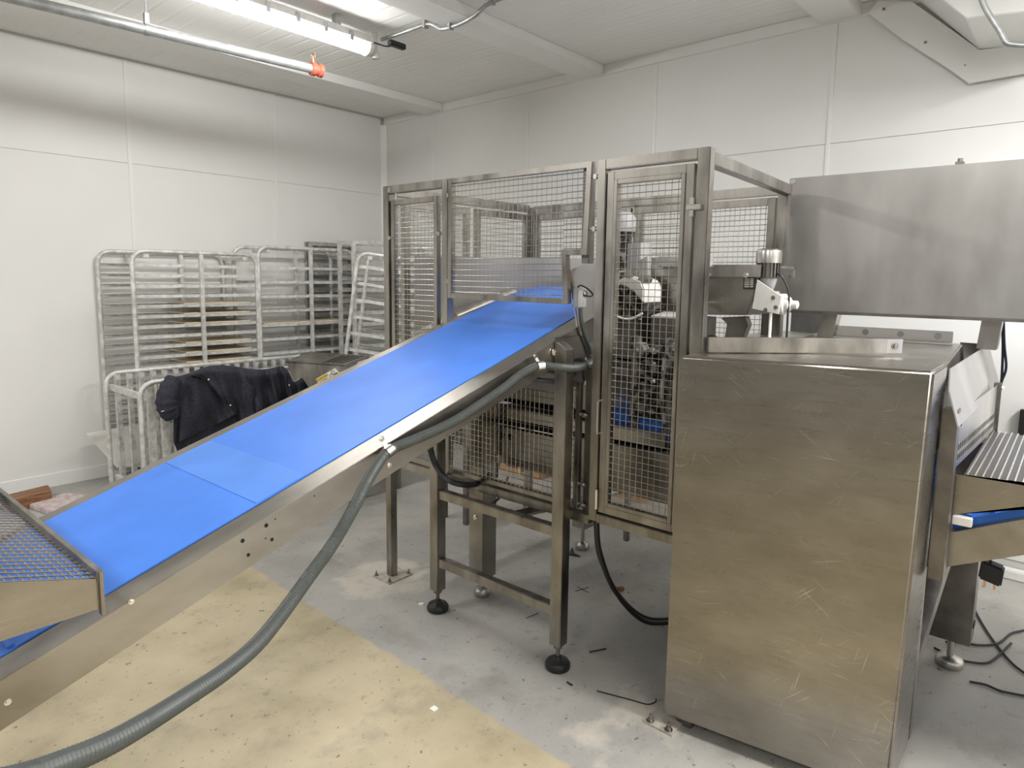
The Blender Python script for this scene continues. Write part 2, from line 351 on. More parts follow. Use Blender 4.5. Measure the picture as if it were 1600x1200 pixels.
# FLUORESCENT FIXTURES
def fixture(x0,x1,y,label,grp=None):
    z = 3.10
    t = thing('light_fixture', label, 'light', (x0,y,z-.06), grp)
    MB().box((x0,y-.055,z),(x1,y+.055,z+.055)).build('housing','offwhite',t,bevel=.008)
    for k in (.2,.8): MB().box((x0+(x1-x0)*k-.02,y-.02,z+.05),(x0+(x1-x0)*k+.02,y+.02,HC)).build('mounting_bracket','galv',t)
    # rounded lit diffuser
    mb = MB(); n = 8; pts = [(0,y+.052*math.cos(a),z-.058*math.sin(a)) for a in [math.pi*k/n for k in range(n+1)]]
    mb.prism([(x0+.03,p[1],p[2]) for p in pts],(x1-x0-.06,0,0)); mb.build('diffuser','lamp',t,smooth=True)
    for e in (x0,x1-.03):
        mb = MB(); mb.prism([(e,y+.058*math.cos(a),z-.064*math.sin(a)) for a in [math.pi*k/n for k in range(n+1)]],(.03,0,0)); mb.build('end_cap','offwhite',t)
    k = x0+.13
    while k < x1-.05:
        for sgn in (-1,1): MB().box((k-.014,y+sgn*.058-.006,z-.018),(k+.014,y+sgn*.058+.006,z+.04)).build('clip','galv',t,bevel=.002)
        k += .19
    return t
lt = fixture(1.60,2.86,3.72,'lit white fluorescent batten light on the ceiling near the room corner')
# sensor puck, cable and black connector at the end of the light
mb = MB(); mb.lathe((2.90,3.71,3.03),[(.026,0),(.030,.006),(.030,.03),(.018,.05),(.015,.17)]); mb.build('sensor','offwhite',lt,smooth=True)
o = MB().tube(curve([(2.86,3.68,3.12),(2.93,3.62,3.10),(2.99,3.60,3.13)]),.005,8).build('cable','black',lt,smooth=True)
MB().box((2.92,3.57,3.10),(3.05,3.61,3.135)).build('connector','black',lt,bevel=.005)
# ceiling conduit
mb = MB(); mb.tube(curve([(2.96,3.72,3.17),(2.99,3.50,3.185),(3.03,3.34,3.205),(3.04,3.28,3.185),(3.03,3.20,3.145),(3.03,3.05,3.14),(3.03,2.92,3.16),(3.03,2.80,3.20),(3.03,2.5,3.205),(3.04,1.2,3.205)],6),.0125,10)
t = thing('conduit','grey metal conduit crossing the ceiling beam from the light fixture','conduit',(3.0,3.2,3.14))
mb.build('pipe','galv',t,smooth=True)
for p in ((3.03,3.36,3.20),(3.03,3.13,3.142),(3.03,2.78,3.203)): MB().box((p[0]-.02,p[1]-.012,p[2]-.016),(p[0]+.02,p[1]+.012,HC if p[1]!=3.13 else 3.16)).build('strap','galv',t,bevel=.003)
# water pipe
t = thing('water_pipe','galvanised water pipe hung below the ceiling, ending in an orange coupling','pipe',(1.7,4.2,2.98))
pa, pb = atD(-260,-72,3.6), V((2.71,4.14,3.0)); dirp = (V((1.016,4.343,3.0))-pb).normalized()
pa = pb+dirp*3.4
MB().cyl(pa,pb,.030,18).build('pipe','galv',t,smooth=True)
mb = MB(); mb.lathe(pb-(-dirp)*-.01,[(.034,-.03),(.045,-.028),(.045,.0),(.036,.004),(.036,.022),(.045,.026),(.045,.05),(.03,.056)],-dirp); mb.build('coupling','red',t,smooth=True,label='orange pipe coupling')
mb = MB(); mb.cyl(pb+V((0,0,.03)),pb+V((0,0,.085)),.010,10); mb.tube([pb+V((.0,-.022,.07)),pb+V((0,-.02,.10)),pb+V((0,.02,.10)),pb+V((0,.022,.07))],.004,6); mb.build('valve_fitting','brass',t,smooth=True)
mb = MB(); mb.lathe(pb-dirp*.055,[(.030,0),(.030,.012),(.018,.016)],-dirp); mb.build('plug','blackmatt',t,smooth=True)
for k in (1.03,2.6):
    c = pb+dirp*k; mb = MB(); mb.lathe(c-dirp*.012,[(.034,0),(.034,.024)],dirp,18); mb.cyl(c+V((0,0,.03)),V((c.x,c.y,HC)),.005,8); mb.box((c.x-.012,c.y-.012,c.z+.03),(c.x+.012,c.y+.012,c.z+.09)); mb.build('hanger','galv',t,smooth=True)

# ================================================================ INCLINED CONVEYOR
def zt(x): return .715+.311*x
SL = V((1,0,.311)).normalized(); UPN = V((-.311,0,1)).normalized()
cv = thing('inclined_conveyor','long inclined belt conveyor with smooth blue belt and stainless side rails','conveyor',(1.0,1.8,.6))
xa, xb = -.80, 2.67
def cp_(x,y,dn=0): return V((x,y,zt(x)))-UPN*dn
def rail(ya, yb_, dn=.098, th=.004, lip=.03, sgn=1):
    # C channel: flange ya..yb_, web at ya, bottom lip
    mb = MB()
    sec = [(ya,0),(yb_,0),(yb_,th),(ya+sgn*th,th),(ya+sgn*th,dn-th),(ya+sgn*lip,dn-th),(ya+sgn*lip,dn),(ya,dn)]
    mb.prism([cp_(xa,y,d) for y,d in sec], SL*((xb-xa)/SL.x)); return mb
nr = rail(1.55,1.633).build('side_rail','rail',cv,bevel=.0015)
fr = rail(2.279,2.229,sgn=-1).build('side_rail','rail',cv,bevel=.0015)
# belt loop
mb = MB(); r = .036; top = [cp_(x,1.638,-.002) for x in (xa,xb+.03)]
c1 = cp_(xb+.03,1.638,r-.002); prof = [cp_(xa,1.638,-.002)]
for k in range(9):
    a = math.pi*k/8; prof.append(c1+UPN*(r*math.cos(a))+SL*(r*math.sin(a)))
prof.append(cp_(xa,1.638,2*r-.002)); inner = []
for p,i in zip(prof,range(len(prof))): pass
ri = r-.004; inn = [cp_(xa,1.638,.002)]
for k in range(9):
    a = math.pi*k/8; inn.append(c1+UPN*(ri*math.cos(a))+SL*(ri*math.sin(a)))
inn.append(cp_(xa,1.638,2*r-.006))
mb.prism(prof+list(reversed(inn)),(0,.588,0)); bl = mb.build('belt','belt',cv,smooth=True,label='smooth blue conveyor belt')
def strip(x0,x1,y0,y1,mat,h=.0012):
    mb = MB(); mb.hexa([cp_(x0,y0,-.002),cp_(x1,y0,-.002),cp_(x1,y1,-.002),cp_(x0,y1,-.002),cp_(x0,y0,-.002-h),cp_(x1,y0,-.002-h),cp_(x1,y1,-.002-h),cp_(x0,y1,-.002-h)]); return mb.build('splice_patch',mat,bl,label='paler worn patch at the belt splice')
strip(.871,1.02,1.642,2.222,'beltpale')
for k in range(8):   # cleats on the low end under the guard
    x = .32-.055*k; mb = MB(); mb.beam(cp_(x,1.646,-.004),cp_(x,2.218,-.004),.012,.007,UPN); mb.build('cleat','belt',bl)
mb = MB(); mb.prism([cp_(xa,1.640,.0045),cp_(xb,1.640,.0045),cp_(xb,1.640,.012),cp_(xa,1.640,.012)],(0,.584,0)); mb.build('slider_bed','darksteel',cv)
mb = MB(); mb.cyl(c1+V((0,.004,0)),c1+V((0,.584,0)),ri-.001,20); mb.build('head_drum','steel',cv,smooth=True)
mb = MB()
for x in (.3,.9,1.5,2.1): mb.beam(cp_(x,1.556,.085),cp_(x,2.273,.085),.03,.012,UPN)
mb.build('cross_member','darksteel',cv)
for q in ((205,940),(12,1097)):
    mb = MB(); bolt(mb, atY(*q,1.55),(0,-1,0),.004,.005); mb.build('bolt','chain',cv)
for q in ((613,707),(838,565)):
    pass
for q,rr,mt in (((379,845),.0055,'holeshade'),((416,821),.0055,'holeshade'),((430,811),.002,'holeshade'),((491,775),.002,'holeshade'),((388,867),.0048,'holeshade'),((425,843),.0048,'holeshade'),((415,841),.002,'holeshade')):
    p = atY(*q,1.55); mb = MB(); mb.cyl(p+V((0,.002,0)),p+V((0,-.0006,0)),rr,12); mb.build('drilled_hole',mt,nr)  # dark discs painting the shade of the drilled holes
p = atY(608,727,1.55); mb = MB(); bolt(mb,p,(0,-1,0),.005,.005); mb.build('bolt','chain',cv)
# flat guard sheet at head, near side
gy = 1.563
gpts = [(2.166,1.633),(2.341,1.681),(2.50,1.725),(2.50,1.194),(2.389,1.156),(2.305,1.154),(2.234,1.380)]
gd = MB().prism([(x,gy-.010,z) for x,z in gpts],(0,.004,0)).build('side_guard','panelsteel',cv,bevel=.001)
MB().prism([(2.166,gy-.016,1.633),(2.176,gy-.016,1.635),(2.315,gy-.016,1.156),(2.305,gy-.016,1.154)],(0,.018,0)).build('guard_edge','bright',gd)
a1 = [(2.24,1.386),(2.272,1.392),(2.379,1.21),(2.384,1.178),(2.314,1.156),(2.298,1.172)]
sp_ = MB().prism([(x,gy-.018,z) for x,z in a1],(0,.006,0)).build('strap_plate','bright',gd)
for x,z in ((2.286,1.263),(2.314,1.188)):
    mb = MB(); bolt(mb,(x,gy-.018,z),(0,-1,0),.008,.007); mb.build('bolt','tube',gd)
mb = MB(); a = atY(899,450,1.534); b_ = atY(914,481,1.534); mb.box((a.x,1.523,b_.z),(b_.x-.005,1.546,a.z)); mb.build('sensor_block','greypaint',gd,bevel=.004)
pp = [atY(907,480,1.53),atY(908,500,1.53),atY(914,525,1.53),atY(923,548,1.53),atY(927,575,1.53)]
# head bearing bracket plate on near side
mb = MB(); mb.box((2.063,1.5455,1.274),(2.298,1.5495,1.370)); mb.build('bearing_bracket','rail',cv,bevel=.002)
mb = MB(); bolt(mb,atY(866,551,1.5455),(0,-1,0),.010,.012); mb.build('bolt','chain',cv)
# second small frame piece below head: take-up bracket
mb = MB(); mb.box((2.14,1.565,1.165),(2.44,1.605,1.225)); mb.build('takeup_bracket','darksteel',cv,bevel=.002)
mb = MB(); bolt(mb,(2.32,1.565,1.197),(0,-1,0),.010,.016); mb.build('bolt','chain',cv)
# guard tray over the low end (sloped wire mesh with end flange)
t = thing('mesh_guard','wire mesh guard with folded steel sides over the low left end of the belt','guard',(.3,1.6,.95))
ex = .46; sl = -.30
def gz(x): return .950+sl*(x-ex)
MB().box((ex-.003,1.534,.871),(ex+.004,1.552,.967)).build('end_flange','tube',t)
MB().box((ex-.006,1.539,.943),(ex+.006,2.48,.969)).build('end_flange','tube',t,bevel=.001)
x2 = -.59
MB().prism([(ex,1.544,.950),(ex,1.544,.884),(.284,1.544,.884),(-.11,1.544,.745),(x2,1.544,.745),(x2,1.544,gz(x2))],(0,.004,0)).build('side_plate','cabinet',t)
MB().prism([(ex,2.476,.950),(ex,2.476,.884),(.11,2.476,.85),(x2,2.476,.745),(x2,2.476,gz(x2))],(0,.004,0)).build('side_plate','tube',t)
du = V((-1,0,.30)).normalized(); Lx = (ex-x2)/abs(du.x)
mb = MB(); 
n1 = 34
for i in range(n1):
    y = 1.555+(2.47-1.555)*i/(n1-1); p = V((ex,y,.948)); mb.beam(p,p+du*Lx,.0028,.004,(0,1,0))
mb.build('mesh_bars','wire',t,kind='stuff')
mb = MB(); n2 = 70
for i in range(n2):
    s = Lx*(i+.5)/n2; p = V((ex,1.55,.945))+du*s; mb.beam(p,p+V((0,.922,0)),.0035,.0025,(0,0,1))
mb.build('mesh_bars','wire',t,kind='stuff')
# support stand of the conveyor
st = thing('conveyor_stand','ladder-shaped stainless stand on two black rubber feet under the blue conveyor','stand',(2.09,1.88,0))
for (y0,y1,ztop) in ((1.49,1.545,1.355),(2.212,2.267,1.262)):
    mb = MB()
    if ztop > 1.3: mb.prism([(2.062,y0,.105),(2.062,y0,ztop-.03),(2.062,y0+.0,ztop-.03),(2.062,y1-.012,ztop),(2.062,y1,ztop),(2.062,y1,.105)],(.055,0,0))
    else: mb.box((2.062,y0,.105),(2.117,y1,ztop))
    lg = mb.build('leg','tube',st,bevel=.003)
    cy = (y0+y1)/2; cx = 2.0895
    mb = MB(); mb.cyl((cx,cy,.090),(cx,cy,.105),.020,6); mb.cyl((cx,cy,.045),(cx,cy,.09),.0085,10); mb.build('threaded_rod','darksteel',lg)
    mb = MB(); mb.lathe((cx,cy,0),[(.046,0),(.052,.008),(.052,.022),(.045,.033),(.024,.039),(.017,.042),(.014,.054)],n=24); mb.build('foot','black',lg,smooth=True)
for z in (.585,.250):
    MB().box((2.07,1.545,z-.021),(2.11,2.212,z+.021)).build('rung','tube',st,bevel=.003)
MB().box((2.07,1.545,1.155),(2.11,2.212,1.19)).build('rung','darksteel',st,bevel=.003)

# grey spiral hose
t = thing('spiral_hose','thick dark grey ribbed hose clipped along the conveyor and drooping to the lower left','hose',(.9,1.4,.6))
hp = [atY(928,556,1.50),atY(922,568,1.49),atY(900,575,1.47),atY(872,574,1.466),atY(842,572,1.505),atY(815,585,1.52),atY(785,608,1.522),atY(750,632,1.522),atY(715,655,1.522),atY(680,673,1.522),atY(645,688,1.522),atY(616,700,1.522),atY(600,712,1.515),atY(578,745,1.45),atY(552,795,1.37),atY(520,850,1.33),atY(480,905,1.28),atY(440,960,1.22),atY(400,1008,1.16),atY(350,1050,1.10),atY(290,1090,1.04),atY(230,1128,.98),atY(170,1162,.93),atY(100,1192,.88),atY(20,1220,.83),atY(-120,1250,.76)]
hc = curve(hp, 10)
# resample and rib
tot = 0; dense = []
for a,b in zip(hc[:-1],hc[1:]):
    n = max(1,int((b-a).length/.0030))
    for k in range(n): dense.append(a.lerp(b,k/n))
rad = [.0150+(.0010 if (i%2) else -.0012) for i in range(len(dense))]
MB().tube(dense,.015,12,radii=rad).build('hose','greyhose',t,smooth=True)
for q in ((841,571),(609,707)):
    c = atY(*q,1.52); j = min(range(len(dense)),key=lambda i:(dense[i]-c).length); a = dense[max(j-3,0)]; b = dense[min(j+4,len(dense)-1)]
    mb = MB(); mb.cyl(a,b,.0185,16); mb.beam(dense[j]+V((0,.012,.012)),dense[j]+V((-.012,.022,.040)),.014,.003,(0,1,0)); bolt(mb,dense[j]+V((-.012,.018,.036)),(0,-1,0),.006,.006); mb.build('pipe_clamp','chain',t,smooth=True)
# grey curved hose and black cable at sensor block
o = MB().tube(curve(pp+[atY(930,590,1.54)],8),.009,10).build('sensor_hose','greyhose',gd,smooth=True)
o = MB().tube(curve([atY(902,449,1.52),atY(908,446,1.51),atY(919,452,1.51),atY(926,460,1.51),atY(922,463,1.515),atY(912,461,1.52)],6),.0035,8).build('cable','black',gd,smooth=True)
mb = MB(); p = atY(913,458,1.524); mb.lathe(p,[(.010,0),(.012,.006),(.008,.012)],(0,-1,0)); mb.build('knob','chain',gd,smooth=True)

# ================================================================ SAFETY CAGE
FX = 2.157
cg = thing('safety_cage','stainless tube safety cage with wire mesh panels and a hinged door','cage',(2.6,1.85,0))
T = .040
def yz(y0,y1,z0,z1,name='frame_tube',par=None,x0=FX,x1=FX+T,mat='tube'):
    return MB().box((x0,min(y0,y1),z0),(x1,max(y0,y1),z1)).build(name,mat,par or cg,bevel=.0025)
def mesh_panel(o, du, dv, lu, lv, par, r=.0015, pitch=.025):
    mb = MB(); mb.wires(o,du,dv,max(1,round(lu/pitch)),max(1,round(lv/pitch)),r,lu,lv); return mb.build('wire_mesh','wire',par,kind='stuff')
lp = yz(2.668,2.712,.008,2.045,'post')
mb = MB(); mb.box((2.10,2.62,0),(2.26,2.76,.008)); bp = mb.build('base_plate','plate',lp)
for a,b in ((2.115,2.635),(2.115,2.745),(2.245,2.635),(2.245,2.745)):
    mb = MB(); bolt(mb,(a,b,.008),(0,0,1),.007,.014); mb.cyl((a,b,.008),(a,b,.034),.0035,8); mb.build('anchor_bolt','tube',lp)
yz(2.668,2.285,2.008,2.045,'top_rail')
yz(2.245,2.285,.64,2.045,'post')
yz(2.668,2.285,.62,.66,'bottom_rail')
# narrow mesh panel left
ps = thing('x','y','z'); bpy.data.objects.remove(ps)
def framed(y0,y1,z0,z1,name,tw=.022,x=FX+.004,d=.025,par=cg,mat='tube'):
    fo = MB(); fo.box((x,y0,z0),(x+d,y0+tw,z1)); fo.box((x,y1-tw,z0),(x+d,y1,z1)); fo.box((x,y0+tw,z0),(x+d,y1-tw,z0+tw)); fo.box((x,y0+tw,z1-tw),(x+d,y1-tw,z1))
    f = fo.build(name,mat,par,bevel=.0015)
    mesh_panel((x+.004,y0+tw,z0+tw),(0,1,0),(0,0,1),y1-y0-2*tw,z1-z0-2*tw,f); return f
framed(2.32,2.655,.67,1.975,'mesh_panel_frame',.026)
mb = MB(); mb.tube([(FX+.01,2.62,2.008),(FX+.01,2.62,1.975)],.006,8); mb.box((FX-.004,2.648,2.012),(FX+.0,2.668,2.036)); mb.build('bracket','steel',cg)
# centre upper panel, stepped at lower right
tw = .022; x = FX-.006; d = .028
ol = [(2.236,2.043),(1.456,2.043),(1.474,1.692),(1.575,1.692),(1.563,1.498),(2.240,1.503)]
fo = MB()
def seg(a,b,w=tw): 
    k = .0012 if abs(a[0]-b[0]) > abs(a[1]-b[1]) else 0
    fo.beam((x+d/2+k,a[0],a[1]),(x+d/2+k,b[0],b[1]),w,d-.002,(1,0,0))
seg((2.237-tw/2,2.043),(2.240-tw/2,1.503)); seg((2.236,2.043-tw/2),(1.456,2.043-tw/2)); seg((1.456+tw/2,2.043),(1.470+tw/2,1.692)); seg((1.470,1.692+tw/2),(1.590,1.692+tw/2))
seg((1.590-tw/2,1.70),(1.575-tw/2,1.500)); seg((1.563,1.498+tw/2),(2.24,1.503+tw/2))
f = fo.build('mesh_panel_frame','tube',cg)
mesh_panel((x+.006,1.585,1.52),(0,1,0),(0,0,1),2.218-1.585,2.02-1.52,f)
mesh_panel((x+.006,1.485,1.705),(0,1,0),(0,0,1),.10,2.02-1.705,f)
MB().box((FX+.022,1.478,1.66),(FX+.06,1.512,2.03)).build('side_tube','darksteel',cg,bevel=.002)
for y,z in ((2.241,1.97),(2.241,1.58),(1.443,1.985),(1.443,1.79),(1.468,1.06),(1.468,.775),(1.468,.69),(2.24,.78),(2.305,1.80),(2.664,1.79)):
    mb = MB(); mb.cyl((FX+.006,y-.018,z),(FX+.006,y+.018,z),.006,10); mb.box((FX-.002,y-.007,z-.009),(FX+.012,y+.007,z+.009)); mb.build('spacer_bolt','steel',cg)
# door bay
yz(1.395,1.432,.64,2.045,'post'); rp = yz(.985,1.030,.008,2.045,'post')
yz(1.030,1.395,2.008,2.045,'top_rail'); yz(1.030,1.395,.636,.672,'bottom_rail')
MB().box((2.02,.965,0),(2.20,1.075,.008)).build('base_plate','plate',rp)
for a,b in ((2.035,.985),(2.035,1.058)):
    mb = MB(); bolt(mb,(a,b,.008),(0,0,1),.009,.014); mb.cyl((a,b,.008),(a,b,.036),.0045,8); mb.build('anchor_bolt','tube',rp)
dr = thing('cage_door','tall narrow hinged mesh door in the front of the safety cage','door',(FX,1.2,.68))
def fr4(y0,y1,z0,z1,w,x0,x1,name,par,mat='tube'):
    mb = MB(); mb.box((x0,y0,z0),(x1,y0+w,z1)); mb.build(name,mat,par,bevel=.002)
    mb = MB(); mb.box((x0,y1-w,z0),(x1,y1,z1)); mb.build(name,mat,par,bevel=.002)
    mb = MB(); mb.box((x0,y0+w,z0),(x1,y1-w,z0+w)); mb.build(name,mat,par,bevel=.002)
    mb = MB(); mb.box((x0,y0+w,z1-w),(x1,y1-w,z1)); mb.build(name,mat,par,bevel=.002)
fr4(1.040,1.388,.682,1.996,.030,FX+.002,FX+.034,'frame_tube',dr)
fr4(1.0705,1.3575,.7125,1.9655,.016,FX-.002,FX+.024,'inner_frame',dr)
mesh_panel((FX+.006,1.086,.728),(0,1,0),(0,0,1),.256,1.222,dr,.0014)
mb = MB(); mb.tube(curve([(FX,1.378,1.135),(FX-.03,1.378,1.133),(FX-.035,1.378,1.12),(FX-.035,1.378,1.02),(FX-.03,1.378,1.008),(FX,1.378,1.005)],4),.004,8); mb.build('handle','bright',dr,smooth=True,label='thin bright wire pull handle')
mb = MB(); mb.box((FX-.012,1.005,1.838),(FX+.004,1.060,1.856)); mb.box((FX-.010,1.032,1.815),(FX+.004,1.048,1.88)); mb.build('latch','steel',dr,bevel=.002)
for z in (.745,):
    mb = MB(); mb.cyl((FX-.006,1.392,z-.05),(FX-.006,1.392,z+.03),.007,10); mb.build('hinge','bright',dr)
mb = MB(); mb.cyl((FX-.006,1.034,.86),(FX-.006,1.034,.90),.010,10); mb.build('hinge','bright',dr)
# lower panel below the conveyor
framed(1.485,2.250,.672,1.190,'mesh_panel_frame',.020,FX-.004,.025)
yz(1.432,2.245,.618,.656,'bottom_rail')
yz(1.44,1.475,.636,1.25,'post',x0=FX+.02,x1=FX+.05,mat='darksteel')
# sides and rear
RL, RR = (3.25,2.63), (3.16,1.075)
def vpost(x,y,z0=.10,z1=2.045,w=.045,name='post',mat='tube'):
    return MB().box((x-w/2,y-w/2,z0),(x+w/2,y+w/2,z1)).build(name,mat,cg,bevel=.003)
vpost(*RL,0,2.03); vpost(*RR,0,2.03)
MB().beam((FX+T,2.69,2.022),(RL[0]-.02,RL[1]+.02,2.022),.04,.044).build('top_rail','tube',cg,bevel=.002)
MB().beam((FX+T,1.007,2.012),(RR[0]-.02,RR[1]-.02,2.010),.04,.044).build('top_rail','tube',cg,bevel=.002)
MB().beam((RL[0],RL[1]-.022,2.015),(RR[0],RR[1]+.022,2.015),.04,.044).build('top_rail','tube',cg,bevel=.002)
def mesh_bay(a,b,z0,z1,tw=.035):
    a,b = V((*a,0)),V((*b,0)); d = (b-a).normalized(); up = V((0,0,1)); mb = MB()
    nn = d.cross(up)
    for p in (a+d*tw/2,b-d*tw/2): mb.beam(p+up*z0,p+up*z1,tw,.03,(1,0,0) if abs(d.x)<.5 else (0,1,0))
    for z in (z0+tw/2,z1-tw/2): mb.beam(a+d*tw+up*z,b-d*tw+up*z,.03,tw)
    f = mb.build('mesh_panel_frame','tube',cg,bevel=.0015)
    mesh_panel(a+d*tw+up*(z0+tw),d,up,(b-a).length-2*tw,z1-z0-2*tw,f); return f
mesh_bay((2.26,2.685),(2.72,2.66),.70,1.985)
mesh_bay((2.765,2.657),(3.21,2.635),.70,1.985)
mesh_bay((3.235,2.59),(3.21,1.90),.70,1.985)
mesh_bay((3.20,1.86),(3.165,1.11),.70,1.985)
vpost(3.235,1.88,.10,2.0,.03)
for (a,b) in (((2.26,2.69,.68),(3.21,2.64,.68)),((3.235,2.59,.68),(3.165,1.11,.68))): MB().beam(a,b,.035,.035).build('bottom_rail','tube',cg,bevel=.002)

# ================================================================ DOUGH MACHINE inside the cage
mc = thing('moulding_machine','bakery moulding machine with motors, rollers and blue belt inside the safety cage','machine',(2.7,1.7,0))
def bx(lo,hi,name,mat,par=mc,bev=.003,**k): return MB().box(lo,hi).build(name,mat,par,bevel=bev,**k)
def foot(x,y,top,par,mat='steel',r=.042):
    mb = MB(); mb.lathe((x,y,0),[(r*.9,0),(r,.009),(r,.028),(r*.86,.038),(.022,.044),(.013,.047),(.011,top)],n=24); return mb.build('foot',mat,par,smooth=True)
for (x,y,nm) in ((2.345,2.185,'a'),(3.17,2.14,'b'),(3.17,1.27,'c')):
    o = bx((x-.05,y-.048,.105 if nm=='a' else .14),(x+.05,y+.048,1.0),'leg','rail'); foot(x,y,.14,o)
p = V((2.294,2.187,.42)); mb = MB(); mb.lathe(p,[(.014,0),(.014,.004),(.008,.008)],(-1,0,0)); mb.build('bolt','chain',mc)
# lower side plates seen through the lower panel
bx((2.42,1.25,.72),(2.47,2.40,.865),'side_plate','steel')
for y in (2.075,2.125):
    mb = MB(); mb.cyl((2.421,y,.825),(2.4185,y,.825),.016,16); mb.build('drilled_hole','holeshade',mc)
bx((2.46,1.25,.87),(2.9,2.38,.905),'lower_slot_shade','holeshade')  # black slab painting the shade of the lower slot between plates
bx((2.43,1.25,.91),(2.50,2.35,.965),'side_plate','steel')
bx((2.52,1.60,.97),(2.9,2.35,1.01),'upper_slot_shade','holeshade')  # black slab painting the shade of the upper slot
bx((2.44,1.58,1.015),(2.52,2.30,1.16),'side_plate','rail')
bx((2.55,1.5,1.17),(2.95,2.28,1.21),'deck_plate','steel')
bx((2.48,1.15,.66),(2.95,2.38,.72),'base_channel','darksteel')
# blue cross belt behind the door
mb = MB(); mb.prism([(2.53,1.16,.905),(2.53,1.16,1.0),(2.60,1.16,1.02),(2.95,1.16,1.02),(2.95,1.16,.905)],(0,.62,0)); mb.build('cross_belt','belt',mc,bevel=.01,label='short blue belt low behind the door')
bx((2.40,1.10,.715),(2.46,1.72,.895),'belt_frame','rail')
# grey housing plates
bx((2.62,1.50,1.24),(2.66,2.0,1.42),'housing_panel','greypaint')
bx((2.66,1.50,1.425),(2.70,2.0,1.44),'panel_gap','holeshade')
bx((2.62,1.52,1.445),(2.66,2.0,1.50),'housing_panel','greypaint')
bx((2.66,1.50,1.225),(2.70,2.0,1.24),'panel_gap','holeshade')
bx((2.62,1.50,1.06),(2.66,2.0,1.225),'housing_panel','greypaint')
bx((2.60,1.44,1.05),(2.64,1.475,1.50),'housing_post','blackmatt')
# white corner block + channel
bx((2.55,1.235,1.30),(2.85,1.40,1.44),'bracket_box','darksteel')
mb = MB(); mb.prism([(2.55,1.40,1.441),(2.55,1.235,1.441),(2.75,1.215,1.47),(2.75,1.38,1.47)],(0,0,.006)); mb.build('cover_plate','offwhite',mc)
# greasy drive column
dc = bx((2.50,1.425,.70),(2.53,1.46,1.36),'column_plate','castplate')
bx((2.50,1.265,.70),(2.53,1.30,1.36),'column_plate','castplate')
bx((2.495,1.19,.74),(2.53,1.47,.885),'bottom_casting','castplate',label='pitted grey casting clotted with black grease')
bx((2.54,1.19,.70),(2.70,1.47,1.33),'gear_case','grease')
for (y,z,r,mt) in ((1.37,1.10,.075,'grease'),(1.37,1.22,.045,'grease'),(1.34,.83,.042,'grease'),(1.245,1.20,.05,'grease'),(1.245,1.31,.035,'castplate'),(1.42,1.30,.035,'castplate'),(1.34,1.31,.02,'castplate')):
    mb = MB(); n = 22; pr_ = []
    for k in range(n*2): a = math.pi*k/n; rr = r*(1 if k%2 else .93); pr_.append((2.475,y+rr*math.cos(a),z+rr*math.sin(a)))
    mb.prism(pr_,(.05,0,0)); mb.cyl((2.455,y,z),(2.475,y,z),r*.3,12); mb.build('gear',mt,mc)
for (y,z) in ((1.40,.845),(1.31,.775),(1.235,.80),(1.345,1.245),(1.345,1.175),(1.44,.80)):
    mb = MB(); bolt(mb,(2.49,y,z),(-1,0,0),.009,.012); mb.build('bolt','chain',mc)
mb = MB(); mb.tube(curve([(2.47,1.285,1.28),(2.465,1.29,1.12),(2.47,1.275,1.0),(2.468,1.285,.90)],6),.010,8); mb.build('drive_chain','castplate',mc)
mb = MB(); mb.tube(curve([(2.47,1.47,1.16),(2.46,1.43,1.18),(2.46,1.39,1.20)],4),.003,6); mb.build('cable','black',mc)
# drum motor with white cover
mm = MB(); mm.lathe((2.47,1.48,1.52),[(.055,0),(.088,.01),(.090,.03),(.090,.20),(.07,.22)],(1,0,0),28); dm = mm.build('drum_motor','grease',mc,smooth=True)
mb = MB(); n = 14; pts = [(2.455,1.47+.083*math.cos(a)*1.0,1.545+.07*math.sin(a)) for a in [math.pi*(.05+.85*k/n) for k in range(n+1)]]; pts += [(2.455,1.47-.03,1.575),(2.455,1.47+.03,1.56)]
mb.prism([(2.455,1.385,1.50),(2.455,1.385,1.56),(2.455,1.40,1.595),(2.455,1.44,1.61),(2.455,1.50,1.605),(2.455,1.53,1.575),(2.455,1.48,1.572),(2.455,1.43,1.545)],(.16,0,0)); mb.build('motor_cover','offwhite',dm,bevel=.006,label='cream plastic cover over the drum')
mb = MB()
for k in range(10):
    a = 2*math.pi*k/10; mb.beam((2.463,1.48+.03*math.cos(a),1.52+.03*math.sin(a)),(2.463,1.48+.075*math.cos(a),1.52+.075*math.sin(a)),.006,.01,(1,0,0))
mb.build('fan_guard','darksteel',dm)
mb = MB(); mb.tube(curve([(2.46,1.55,1.47),(2.45,1.50,1.44),(2.45,1.44,1.435),(2.46,1.39,1.46)],6),.005,8); mb.build('cable','white',dm,smooth=True)
# blue grey hinge plate, links
mb = MB(); mb.prism([(2.50,1.50,1.615),(2.50,1.44,1.68),(2.50,1.40,1.70),(2.50,1.395,1.60),(2.50,1.44,1.585)],(.03,0,0)); mb.build('hinge_plate','greypaint',mc,bevel=.003)
bx((2.62,1.18,1.655),(2.66,1.42,1.70),'rear_plate','greypaint')
mb = MB(); mb.tube([(2.49,1.53,1.58),(2.49,1.52,1.63),(2.49,1.47,1.635)],.010,8); mb.cyl((2.46,1.46,1.625),(2.52,1.46,1.625),.022,14); mb.cyl((2.46,1.40,1.60),(2.52,1.40,1.60),.018,14); mb.build('linkage','steel',mc,smooth=True)
mb = MB(); mb.lathe((2.52,1.18,1.505),[(.020,0),(.024,.004),(.024,.012)],(-1,0,0)); mb.cyl((2.52,1.18,1.505),(2.9,1.18,1.505),.010,10); mb.build('shaft_collar','chain',mc,smooth=True)
